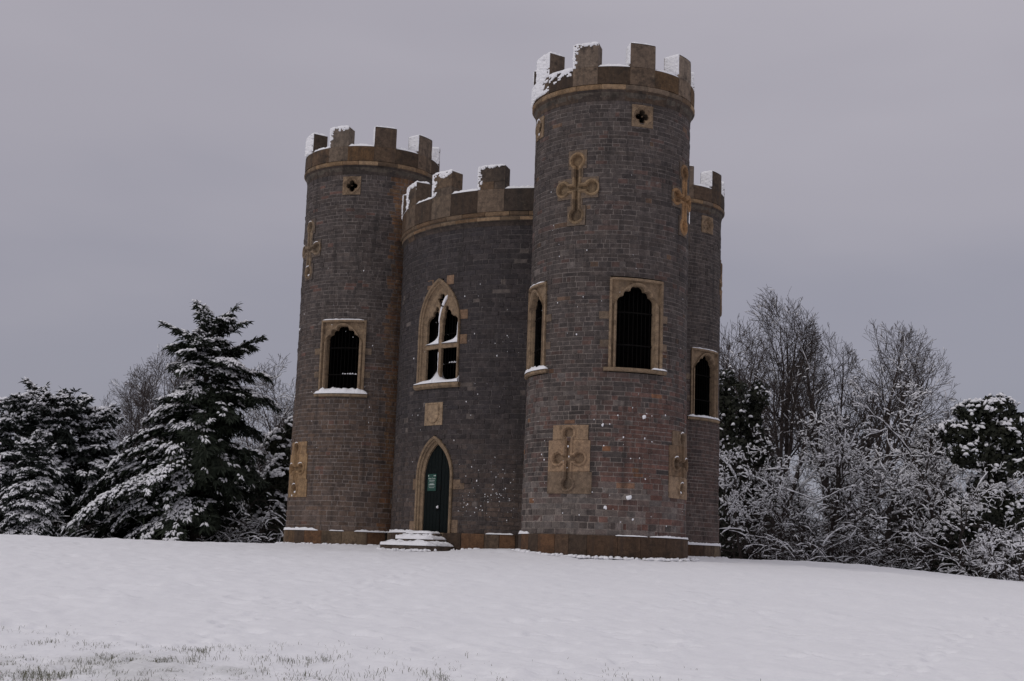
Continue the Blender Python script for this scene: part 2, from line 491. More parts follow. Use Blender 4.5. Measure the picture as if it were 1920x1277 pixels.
def stone_col(w, th, z):
    u = rnd.random()
    if w == 'F':
        c = mix3(GREY, DGREY, rnd.random())
        f = max(0, min(1, (6.5 - z) / 3.0)) * max(0.25, min(1, (th + 25) / 40)) 
        if rnd.random() < f * 0.8 + 0.12: c = mix3(c, RED, rnd.uniform(0.35, 1) * (0.45 + 0.55 * f))
        if z < 2.0 and rnd.random() < 0.55: c = mix3(c, LGREY, rnd.uniform(0.4, 1))
        if z < 5.2 and th < -15 and rnd.random() < 0.4: c = mix3(c, LGREY, rnd.uniform(0.2, 0.7))
        if u < 0.012: c = mix3(LGREY, GREY, .4)
        elif u < 0.026: c = mix3(ORANGE, c, 0.35) if z < 6 else BROWN
    elif w == 'L':
        c = mix3(GREY, DGREY, rnd.random())
        f = max(0, min(1, (8.5 - z) / 5.0))
        c = mix3(c, BROWN, f * rnd.uniform(0.2, 0.9))
        if z < 2.2: c = mix3(c, mix3(LGREY, ORANGE, 0.25), rnd.uniform(0.0, 0.6))
        if u < 0.03: c = mix3(c, RED, 0.6)
        if 19 < th < 40:                       # tan quoins beside the junction with the drum
            c = mix3(mix3(TAN, ORANGE, rnd.random()), DGREY, rnd.uniform(0.2, 0.65))
    elif w == 'R':
        c = mix3(GREY, DGREY, rnd.random())
        f = max(0, min(1, (8.0 - z) / 4.0))
        c = mix3(c, mix3(RED, GREY, 0.4), f * rnd.uniform(0.2, 0.8))
        if z < 2.0: c = mix3(c, LGREY, rnd.uniform(0, 0.4))
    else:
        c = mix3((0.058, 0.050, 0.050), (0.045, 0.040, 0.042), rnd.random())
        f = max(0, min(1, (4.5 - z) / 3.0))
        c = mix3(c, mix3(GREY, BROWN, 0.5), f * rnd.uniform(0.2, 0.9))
        if u < 0.02: c = mix3(LGREY, GREY, .7)
    return jit(c, 0.13)

def inside_other(w, x, y, z):
    for k, T, r, zt in (('F', FT, 2.30, 99), ('L', LT, 2.30, 99), ('R', RT, 2.30, 99), ('C', CT, RC - 0.05, DRUM_TOP + .4)):
        if k != w and z < zt and math.hypot(x - T.x, y - T.y) < r - 0.03: return True
    return False

stone_list = []      # (score, wall key, verts, faces, col)
walls = {}
def subtract(t0, t1, spans):
    iv = [(t0, t1)]
    for a, b in spans:
        nv = []
        for c, d in iv:
            if b <= c or a >= d: nv.append((c, d)); continue
            if a > c: nv.append((c, a))
            if b < d: nv.append((b, d))
        iv = nv
    return iv

def build_wall(w, T, rf, z0, z1, name):
    back = MB()
    z = z0
    deg = 180 / math.pi
    while z < z1 - 0.02:
        h = rnd.choice((rnd.uniform(0.105, 0.135), rnd.uniform(0.125, 0.165))) if z > 2.0 else rnd.uniform(0.13, 0.19)
        if w == 'C': h = rnd.uniform(0.12, 0.18)
        if z + h > z1 - 0.08: h = z1 - z
        zt = z + h
        r = rf((z + zt) / 2)
        spans = [s for s in (q.span(z, zt) for q in holes[w]) if s]
        # mortar core, continuous except at openings
        for a, b in subtract(-180, 180, spans):
            n = max(1, int((b - a) / 3))
            th = np.linspace(a, b, n + 1)
            V = np.stack([T.P(th, r - 0.007, z), T.P(th, r - 0.007, zt)])
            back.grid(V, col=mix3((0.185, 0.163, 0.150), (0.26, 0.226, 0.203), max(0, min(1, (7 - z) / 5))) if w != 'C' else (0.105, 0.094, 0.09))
        lim = 118
        lk_ = rnd.choice((0.8, 1.0, 1.0, 1.15, 1.35))
        for a, b in subtract(-lim, lim, spans):
            t = a
            first = True
            while t < b - 0.2:
                L = rnd.choice((rnd.uniform(0.13, 0.22), rnd.uniform(0.20, 0.36), rnd.uniform(0.24, 0.46)))
                L *= lk_ * (1.15 if w == 'C' else 1.0)
                if first and a <= -lim: t -= rnd.uniform(0, 6)
                first = False
                te = t + L / r * deg
                if b - te < 0.13 / r * deg: te = b
                ts = t; t = te
                tm = (ts + te) / 2
                x, y, _ = T.p(tm, r, z)
                if inside_other(w, x, y, z): continue
                g = rnd.uniform(0.004, 0.009)
                gd = g / r * deg
                out = rnd.uniform(-0.003, 0.008)
                if rnd.random() < 0.03: out += 0.015
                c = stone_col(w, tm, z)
                A, B = ts + gd, te - gd
                ZA, ZB = z + rnd.uniform(.003, .009), zt - rnd.uniform(.003, .009)
                ch = 0.007; cd = ch / r * deg
                vs = []
                jz = [rnd.uniform(-.004, .004) for _ in range(4)]
                M = (A + B) / 2
                for (tt, zz) in ((A, ZA), (M, ZA), (B, ZA), (A, ZB), (M, ZB), (B, ZB)):
                    vs.append(T.p(tt, r - 0.018, zz))
                k = 0
                for (tt, zz) in ((A + cd, ZA + ch), (M, ZA + ch), (B - cd, ZA + ch), (A + cd, ZB - ch), (M, ZB - ch), (B - cd, ZB - ch)):
                    vs.append(T.p(tt + rnd.uniform(-.1, .1), r + out + rnd.uniform(-.004, .004), zz + rnd.uniform(-.003, .003)))
                fs = [(6, 7, 10, 9), (7, 8, 11, 10), (0, 1, 7, 6), (1, 2, 8, 7), (3, 9, 10, 4), (4, 10, 11, 5), (0, 6, 9, 3), (2, 5, 11, 8)]
                fac = max(0.0, math.cos(math.radians(tm)))
                sc_ = (te - ts) * h * fac / (T.x ** 2 + T.y ** 2)
                if w == 'F' and z < 5: sc_ *= 1.3
                if abs(tm) > 80: sc_ = 0
                wv = lambda p: (p[0], p[1], p[2] + 0.010 * math.sin(p[0] * 2.1 + p[2] * 0.7) * math.sin(p[1] * 1.7 + 1.3 * p[2]) if z > 1.0 and zt < z1 - 0.3 else p[2])
                vs = [wv(p) for p in vs]
                stone_list.append((sc_, w, vs, fs, c))
        z = zt
    return back.build(name, M_MORTAR, castle, CORG)

walls['F'] = build_wall('F', FT, r_tower, PL_TOP, TOW_TOP, 'tower_wall')
walls['L'] = build_wall('L', LT, r_tower, PL_TOP, TOW_TOP, 'tower_wall')
walls['R'] = build_wall('R', RT, r_tower, PL_TOP, TOW_TOP, 'tower_wall')
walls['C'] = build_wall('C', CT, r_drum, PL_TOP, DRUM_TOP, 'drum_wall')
walls['F']['label'] = 'tall nearest round tower wall with reddish lower stones'
walls['L']['label'] = 'left round tower wall of dark grey and brown stones'
walls['R']['label'] = 'far right round tower wall half hidden behind the nearest tower'
walls['C']['label'] = 'curved wall of the lower middle drum holding the door'

def emit_stones():
    stone_list.sort(key=lambda s: -s[0])
    rest = MB()
    for i, (s, w, vs, fs, c) in enumerate(stone_list):
        if i < 290:
            m = MB(); m.add(vs, fs, c)
            m.build('stone', M_STONE, walls[w], CORG, center=True)
        else:
            rest.add(vs, fs, c)
    o = rest.build('stonework', M_STONE, castle, CORG)
    o['kind'] = 'stuff'
emit_stones()

# near-black lining added inside the rooms, its colour standing in for shade
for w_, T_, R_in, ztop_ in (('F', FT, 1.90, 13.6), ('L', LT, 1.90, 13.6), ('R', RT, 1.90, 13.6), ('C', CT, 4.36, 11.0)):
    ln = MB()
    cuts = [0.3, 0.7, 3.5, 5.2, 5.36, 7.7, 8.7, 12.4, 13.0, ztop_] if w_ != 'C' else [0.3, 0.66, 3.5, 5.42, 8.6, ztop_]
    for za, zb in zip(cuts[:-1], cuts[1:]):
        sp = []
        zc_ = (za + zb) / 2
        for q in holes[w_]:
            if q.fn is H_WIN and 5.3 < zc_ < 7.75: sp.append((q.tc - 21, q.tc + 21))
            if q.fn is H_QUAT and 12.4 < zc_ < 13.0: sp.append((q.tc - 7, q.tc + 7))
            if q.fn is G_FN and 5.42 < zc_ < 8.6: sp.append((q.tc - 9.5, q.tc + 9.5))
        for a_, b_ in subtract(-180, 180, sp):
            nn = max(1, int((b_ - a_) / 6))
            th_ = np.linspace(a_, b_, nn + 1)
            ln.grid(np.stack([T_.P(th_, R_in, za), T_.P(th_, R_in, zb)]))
    ln.build('shade_lining', M_DARK, castle, CORG)

# floors that close the towers below the parapets
def disc(T, r, z, name, mat, n=64):
    m = MB()
    th = np.linspace(0, 360, n, endpoint=False)
    vs = [T.p(a, r, z) for a in th] + [T.p(a, r, z - 0.2) for a in th]
    m.add(vs, [tuple(range(n)), tuple(range(2 * n - 1, n - 1, -1))] + [(i, n + i, n + (i + 1) % n, (i + 1) % n) for i in range(n)])
    return m.build(name, mat, castle, CORG)
for T in (FT, LT, RT): disc(T, 2.2, 13.75, 'roof_deck', M_SNOW)
disc(CT, 4.6, 11.25, 'roof_deck', M_SNOW)
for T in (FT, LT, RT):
    for z_ in (5.0, 8.8): disc(T, 1.88, z_, 'light_block_floor', M_DARK)  # unseen dark floors added to cut the light inside the towers
for z_ in (4.9, 9.2): disc(CT, 4.34, z_, 'light_block_floor', M_DARK)  # the drum gets the same added light-cutting floors

# ---- ring blocks
def ring_block(T, t0, t1, r0, prof, col, rough=0.006, seed=0):
    """curved block: prof = list of (r, z) from bottom to top of the outer face, closed at inner radius r0"""
    m = MB()
    rg = random.Random(seed)
    n = max(2, int(round((t1 - t0) / 4.5)) + 1)
    full = [(r0, prof[0][1])] + list(prof) + [(r0, prof[-1][1])]
    th = np.linspace(t0, t1, n)
    k = len(full)
    vs = []
    for a in th:
        for (r, z) in full:
            j = 0 if r == r0 else rg.uniform(-rough, rough)
            vs.append(T.p(a, r + j, z + j * 0.5))
    fs = []
    for i in range(n - 1):
        for q in range(k):
            a = i * k + q; b = i * k + (q + 1) % k
            fs.append((a, a + k, b + k, b))
    fs.append(tuple(range(k))); fs.append(tuple((n - 1) * k + q for q in range(k - 1, -1, -1)))
    m.add(vs, fs, col)
    return m

# ---- snow shells
def snow_grid(mb, P, N, nu, nv, thick, rag=0.5, seed=0, edge=0.18, ns=3.0, cov=None):
    """P(u,v), N(u,v) -> arrays; thickness falls to nothing at ragged edges"""
    u = np.linspace(0, 1, nu); v = np.linspace(0, 1, nv)
    U, V = np.meshgrid(u, v, indexing='ij')
    e = np.minimum(np.minimum(U, 1 - U), np.minimum(V, 1 - V))
    prof = np.clip(e / edge, 0, 1) ** 0.5
    pos = P(U, V)
    k = ns * 4
    n1 = vnoise(pos[..., 0] * k + pos[..., 1] * 2.7 * ns, pos[..., 2] * k + pos[..., 1] * 3.1 * ns, seed)
    n2 = vnoise(pos[..., 0] * k * 3 + pos[..., 1] * k, pos[..., 2] * k * 3 - pos[..., 1] * k, seed + 5)
    t = thick * (prof * (1 + 0.9 * n1 + 0.35 * n2)) - rag * thick * (0.25 + 0.9 * n1 + 0.7 * n2) * (1 - 0.6 * prof)
    if cov is not None:
        n3 = vnoise(pos[..., 0] * k * 2 + pos[..., 1] * k * 1.3, pos[..., 2] * k * 2.2, seed + 9)
        cv = cov(U, V) + 0.55 * n1 + 0.5 * n3 + 0.5 * n2
        t = thick * np.clip(cv * 1.6, 0, 1) ** 0.6 * np.clip(e / 0.05, 0.15, 1) * (1 + 0.6 * n2)
        t = np.where(cv > 0, t, 0)
    keep = t > 0.0
    t = np.maximum(t, 0.0) + 0.004
    S = pos + N(U, V) * t[..., None]
    B = pos - N(U, V) * 0.006
    cm = keep[:-1, :-1] | keep[1:, :-1] | keep[:-1, 1:] | keep[1:, 1:]
    mb.grid(S, mask=cm)
    # skirt along every border
    o = mb.n
    n, m = S.shape[:2]
    mb.v.extend(map(tuple, B.reshape(-1, 3))); mb.n += n * m
    mb.c.extend([(1, 1, 1)] * (n * m))
    so = o - n * m
    cmx = np.pad(cm, 1)
    for i in range(n - 1):
        for j in range(m - 1):
            if not cm[i, j]: continue
            a = i * m + j
            if not cmx[i, j + 1]: mb.f.append((so + a, o + a, o + a + 1, so + a + 1))
            if not cmx[i + 2, j + 1]: mb.f.append((so + a + m + 1, o + a + m + 1, o + a + m, so + a + m))
            if not cmx[i + 1, j]: mb.f.append((so + a + m, o + a + m, o + a, so + a))
            if not cmx[i + 1, j + 2]: mb.f.append((so + a + 1, o + a + 1, o + a + m + 1, so + a + m + 1))
ZUP = np.array([0, 0, 1.0])
def snow_top(mb, T, t0, t1, r0, r1, z, th, seed, rag=0.25, edge=0.15):
    nu = max(6, int((t1 - t0) * math.pi / 180 * r1 / 0.035)); nv = max(5, int((r1 - r0) / 0.04))
    snow_grid(mb, lambda U, V: T.P(t0 + (t1 - t0) * U, r0 + (r1 - r0) * V, z), lambda U, V: np.broadcast_to(ZUP, U.shape + (3,)), nu, nv, th, rag, seed, edge)
def snow_side(mb, T, th_, r0, r1, z0, z1, th, seed, rag=0.8, sgn=-1):
    nu = max(6, int((r1 - r0) / 0.022)); nv = max(6, int((z1 - z0) / 0.022))
    a = T.a + math.radians(th_)
    nrm = np.array([-math.sin(a), math.cos(a), 0]) * sgn
    snow_grid(mb, lambda U, V: T.P(th_ + 0 * U, r0 + (r1 - r0) * U, z0 + (z1 - z0) * V), lambda U, V: np.broadcast_to(nrm, U.shape + (3,)), nu, nv, th, rag, seed, 0.12, 3.0, lambda U, V: 0.24 + 0.5 * V - 0.55 * np.abs(U - 0.45) - 0.35 * (V < 0.15))
def snow_outer(mb, T, t0, t1, r, z0, z1, th, seed, rag=1.0, cov=None):
    nu = max(6, int((t1 - t0) * math.pi / 180 * r / 0.022)); nv = max(6, int((z1 - z0) / 0.022))
    def nrm(U, V):
        t = T.a + np.radians(t0 + (t1 - t0) * U)
        return np.stack([np.cos(t), np.sin(t), 0 * t], -1)
    snow_grid(mb, lambda U, V: T.P(t0 + (t1 - t0) * U, r + 0 * U, z0 + (z1 - z0) * V), nrm, nu, nv, th, rag, seed, 0.10, 3.0, cov)

PAR = [(0.120, 0.074, 0.040), (0.050, 0.038, 0.030), (0.074, 0.052, 0.037), (0.088, 0.060, 0.040), (0.062, 0.045, 0.034), (0.110, 0.070, 0.040), (0.070, 0.055, 0.044)]
BAND = [(0.17, 0.122, 0.08), (0.23, 0.155, 0.090), (0.185, 0.120, 0.070), (0.26, 0.18, 0.11), (0.13, 0.09, 0.060), (0.15, 0.115, 0.085)]
MERL = [(0.20, 0.16, 0.125), (0.14, 0.108, 0.083), (0.095, 0.07, 0.052), (0.17, 0.135, 0.107), (0.085, 0.064, 0.048)]

def parapet(T, ro, ri, rs, zc, zb0, zb1, zcr, ztop, first, pitch, wid, name, lo, hi, double=False, merl_blocks=False, seed=0, label=None, olim=-45, wall_snow=False):
    rg = random.Random(seed)
    core = MB()
    th = np.linspace(-180, 180, 121)
    V = np.stack([T.P(th, rs - 0.03, zc - 0.02), T.P(th, ro - 0.03, zb0 + 0.02), T.P(th, ro - 0.03, zcr - 0.03), T.P(th, ri + 0.03, zcr - 0.03), T.P(th, ri + 0.03, zc)])
    core.grid(V, col=(0.10, 0.085, 0.07))
    par = core.build(name, M_PARAPET, castle, CORG)
    if label: par['label'] = label
    sn = MB()
    # corbelled hollow moulding under the string, then the string band(s)
    t = lo
    stp = 15.0 if rs < 3 else 8.2
    while t < hi:
        te = t + stp * rg.uniform(0.8, 1.2)
        x, y, _ = T.p((t + te) / 2, ro, zc)
        if not any(q is not T and math.hypot(x - q.x, y - q.y) < rr and zc < zz for q, rr, zz in ((FT, 2.25, 99), (LT, 2.25, 99), (RT, 2.25, 99), (CT, RC - .1, 10.9))):
            dd = ro - rs
            ring_block(T, t + 0.12, te - 0.12, rs - 0.06, [(rs + 0.004, zc), (rs + 0.12 * dd, zc + 0.35 * (zb0 - zc)), (rs + 0.45 * dd, zc + 0.75 * (zb0 - zc)), (ro - 0.015, zb0 - 0.004)], jit(mix3(rg.choice(PAR), DGREY, 0.5), 0.1), 0.004, rg.random()).build('corbel_block', M_PARAPET, par, CORG, center=True)
            c = jit(rg.choice(BAND), 0.15)
            if double:
                zm = (zb0 + zb1) / 2
                ring_block(T, t + .1, te - .1, ri + .06, [(ro - 0.05, zb0), (ro - 0.02, zb0 + 0.03), (ro - 0.02, zm - 0.03), (ro - 0.05, zm - 0.004)], c, 0.004, rg.random()).build('string_block', M_ASHLAR, par, CORG, center=True)
                o_ = stp * 0.4
                ring_block(T, t + o_ + .1, te + o_ - .1, ri + .06, [(ro - 0.02, zm), (ro + 0.015, zm + 0.03), (ro + 0.02, zb1 - 0.04), (ro - 0.02, zb1 - 0.004)], jit(mix3(c, PAR[3], 0.4), .1), 0.004, rg.random()).build('string_block', M_ASHLAR, par, CORG, center=True)
            else:
                ring_block(T, t + .12, te - .12, ri + .06, [(ro - 0.01, zb0), (ro + 0.015, zb0 + 0.03), (ro + 0.015, zb1 - 0.05), (ro - 0.02, zb1 - 0.004)], c, 0.004, rg.random()).build('string_block', M_ASHLAR, par, CORG, center=True)
        t = te
    # parapet wall blocks and merlons
    n = int(round(360 / pitch))
    for k in range(n):
        t0 = first - wid / 2 + (k - n // 2) * pitch
        t1 = t0 + wid
        tm = (t0 + t1) / 2
        tm = (tm + 180) % 360 - 180; t0 = tm - wid / 2; t1 = tm + wid / 2
        x, y, _ = T.p(tm, ro, 0)
        hid = any(q is not T and math.hypot(x - q.x, y - q.y) < rr and ztop < zz for q, rr, zz in ((FT, 2.3, 99), (LT, 2.3, 99), (RT, 2.3, 99)))
        c = jit(rg.choice(MERL), 0.15)
        g = 0.10
        e = rg.uniform(0.985, 1.0)
        # merlon foot and merlon
        if not hid:
            ring_block(T, t0 + g, t1 - g, ri, [(ro + .002, zb1), (ro + 0.004, (zb1 + zcr) / 2), (ro, zcr - 0.004)], jit(mix3(c, PAR[0], 0.35), .1), 0.006, rg.random()).build('parapet_block', M_PARAPET, par, CORG, center=True)
            zt = ztop * e + zcr * (1 - e) - rg.uniform(0, 0.03)
            if merl_blocks:
                zm = zcr + (zt - zcr) * rg.uniform(0.32, 0.45); tq = t0 + wid * rg.uniform(0.35, 0.65)
                for (a, b_, z0, z1) in ((t0, tq - .06, zcr, zm - 0.006), (tq + .06, t1, zcr, zm - 0.006), (t0, t1, zm, zt)):
                    pf = [(ro - .004, z0), (ro + 0.003, (z0 + z1) / 2), (ro, z1 - 0.05), (ro - 0.03, z1)] if z1 == zt else [(ro, z0), (ro + 0.003, z1)]
                    ring_block(T, a, b_, ri, pf, jit(mix3(c, rg.choice(PAR), 0.6), .15), 0.008, rg.random()).build('merlon_block', M_PARAPET, par, CORG, center=True)
            else:
                ring_block(T, t0, t1, ri, [(ro, zcr), (ro + 0.004, zcr + 0.3 * (zt - zcr)), (ro - 0.002, zcr + 0.7 * (zt - zcr)), (ro, zt - 0.03), (ro - 0.025, zt)], c, 0.008, rg.random()).build('merlon', M_PARAPET, par, CORG, center=True)
            s = rg.randrange(9999)
            # snow driven from the left: caps, left cheeks, and the outer faces that look left
            heavy = max(0.0, min(1.0, (-tm - 12) / 40)) if tm > -150 else 0
            snow_top(sn, T, t0, t1, ri + 0.02, ro, zt + .002, 0.045 + 0.03 * heavy, s, 0.15, 0.12)
            snow_side(sn, T, t0 - 0.02, ri + .02, ro, zcr, zt, 0.045, s + 1, 0.75)
            wm, hm = math.radians(wid) * ro, zt - zcr
            if -112 < tm < (-4 if rs < 3 else 30):
                # ragged rim creeping in from the windward edge and the top
                k_ = max(0.0, min(1.0, (20 - tm) / 90))
                def rim(U, V, k_=k_): return -0.04 + 0.45 * k_ - np.minimum(U * wm / (0.10 + 0.34 * k_), (1 - V) * hm / (0.08 + 0.30 * k_))
                snow_outer(sn, T, t0, t1, ro + .004, zcr, zt + 0.01, 0.04, s + 2, 1, rim)
            if tm < olim and tm > -150:
                snow_outer(sn, T, t0, t1, ro + .006, zcr - .02, zt + 0.02, 0.05, s + 4, 1, lambda U, V: 0.85 - 0.95 * U)
                if wall_snow: snow_outer(sn, T, t0, t1, ro + .006, zb1 + 0.03, zcr + .05, 0.045, s + 7, 1, lambda U, V: (0.85 - 1.3 * U) if tm > -80 else 0.6)
        # crenel between this merlon and the next
        a, b_ = t1, t1 + pitch - wid
        am = (a + b_) / 2
        x, y, _ = T.p(am, ro, 0)
        if any(q is not T and math.hypot(x - q.x, y - q.y) < rr and zcr < zz for q, rr, zz in ((FT, 2.0, 99), (LT, 2.0, 99), (RT, 2.0, 99))): continue
        cc = jit(rg.choice(PAR), 0.2)
        ring_block(T, a, b_, ri, [(ro + .001, zb1), (ro + 0.003, (zb1 + zcr) / 2), (ro - .006, zcr - 0.02), (ro - .02, zcr)], cc, 0.007, rg.random()).build('parapet_block', M_PARAPET, par, CORG, center=True)
        s = rg.randrange(9999)
        snow_top(sn, T, a, b_, ri + .02, ro - .01, zcr + .002, 0.075, s, 0.2, 0.12)
        if wall_snow and -140 < am < -40: snow_outer(sn, T, a, b_, ro + .008, zb1 + .02, zcr + .03, 0.04, s + 3, 1, (lambda U, V: 0.5 - 0.5 * U + 0.2 * V) if am < -60 else (lambda U, V: 0.35 - 1.4 * (1 - V)))
    s = sn.build('parapet_snow', M_SNOW, par, CORG, smooth=True)
    return par

TWR = dict(ro=2.450, ri=1.90, rs=2.332, zc=13.09, zb0=13.40, zb1=13.56, zcr=14.09, ztop=14.82, pitch=40.0, wid=18.2)
parapet(FT, first=19.9, name='tower_parapet', lo=-130, hi=130, seed=1, label='crenellated top of the tall nearest tower', wall_snow=True, **TWR)
parapet(LT, first=9.6, name='tower_parapet', lo=-130, hi=130, seed=2, label='crenellated top of the left tower', **TWR)
parapet(RT, first=20.5, name='tower_parapet', lo=-100, hi=130, seed=3, label='crenellated top of the far right tower', **TWR)
parapet(CT, ro=5.035, ri=4.50, rs=RC + .003, zc=10.40, zb0=10.55, zb1=10.86, zcr=11.60, ztop=12.40, first=-20.8, pitch=22.5, wid=10.6,
        name='drum_parapet', lo=-100, hi=40, double=True, merl_blocks=True, seed=4, olim=-85, label='crenellated top of the lower middle drum')

# ---- plinths
def plinth(T, r, lo, hi, seed, label, blk=17.0):
    rg = random.Random(seed)
    core = MB()
    th = np.linspace(-180, 180, 91)
    core.grid(np.stack([T.P(th, r - 0.02, -0.5), T.P(th, r - 0.02, PL_TOP - 0.02), T.P(th, r - 0.3, PL_TOP - 0.02)]), col=(0.05, 0.04, 0.032))
    pl = core.build('plinth', M_PLINTH, castle, CORG)
    pl['label'] = label
    cols = [(0.115, 0.064, 0.036), (0.082, 0.052, 0.034), (0.125, 0.080, 0.046), (0.066, 0.046, 0.033), (0.095, 0.068, 0.048), (0.15, 0.112, 0.076)]
    t = lo
    sn = MB()
    while t < hi:
        te = t + blk * rg.uniform(0.6, 1.3)
        x, y, _ = T.p((t + te) / 2, r, 0)
        if not any(q is not T and math.hypot(x - q.x, y - q.y) < rr for q, rr in ((FT, 2.35), (LT, 2.35), (RT, 2.35), (CT, RC))):
            ring_block(T, t + .12, te - .12, r - 0.25, [(r, -0.4), (r + .003, .3), (r, PL_TOP - 0.03), (r - .02, PL_TOP)], jit(rg.choice(cols), .15), 0.005, rg.random()).build('plinth_block', M_PLINTH, pl, CORG, center=True)
        t = te
    return pl
RPL, RCPL = 2.432, 5.02
pF = plinth(FT, RPL + .02, -125, 125, 5, 'brown ashlar plinth under the nearest tower')
pL = plinth(LT, RPL + .02, -125, 75, 6, 'brown ashlar plinth under the left tower')
pR = plinth(RT, RPL + .02, -40, 125, 7, 'brown ashlar plinth under the far right tower')
pC = plinth(CT, RCPL + .02, -100, 15, 8, 'dark ashlar plinth under the middle drum', 8.5)
def ledge_snow(pl, T, r_wall, r, spans, seed):
    for i, (a, b, th) in enumerate(spans):
        sn = MB()
        snow_top(sn, T, a, b, r_wall - .01, r + .01, PL_TOP + .002, th, seed + i, 0.15, 0.10)
        sn.build('ledge_snow', M_SNOW, pl, CORG, smooth=True)
ledge_snow(pF, FT, 2.395, 2.452, [(-95, -60, 0.06), (8, 30, 0.018), (32, 100, 0.038)], 20)
ledge_snow(pL, LT, 2.395, 2.452, [(-100, -30, 0.065), (-20, -8, 0.02), (0, 42, 0.045)], 30)
ledge_snow(pR, RT, 2.395, 2.452, [(20, 110, 0.075)], 40)
ledge_snow(pC, CT, RC, 5.04, [(-78, -52, 0.075), (-18, -8, 0.03)], 50)

# ---- windows with cusped heads in square frames
def bend(T, tc, R):
    def f(s, z, d):
        return T.p(tc + math.degrees(s / R), R + d, z)
    return f
def arc_pts(a, b, bulge, n):
    """points from a to b bowed by bulge to the left of a->b"""
    ax, az = a; bx, bz = b
    mx, mz = (ax + bx) / 2, (az + bz) / 2
    dx, dz = bx - ax, bz - az; L = math.hypot(dx, dz)
    nx, nz_ = -dz / L, dx / L
    out = []
    for i in range(n):
        t = i / (n - 1)
        k = 4 * t * (1 - t) * bulge
        out.append((ax + dx * t + nx * k, az + dz * t + nz_ * k))
    return out
def loft(mb, f, loops, col, flip=False):
    n = len(loops[0])
    for A, B in zip(loops[:-1], loops[1:]):
        vs = [f(*p) for p in A] + [f(*p) for p in B]
        mb.add(vs, [(i, i + 1, n + i + 1, n + i) for i in range(n - 1)], col)

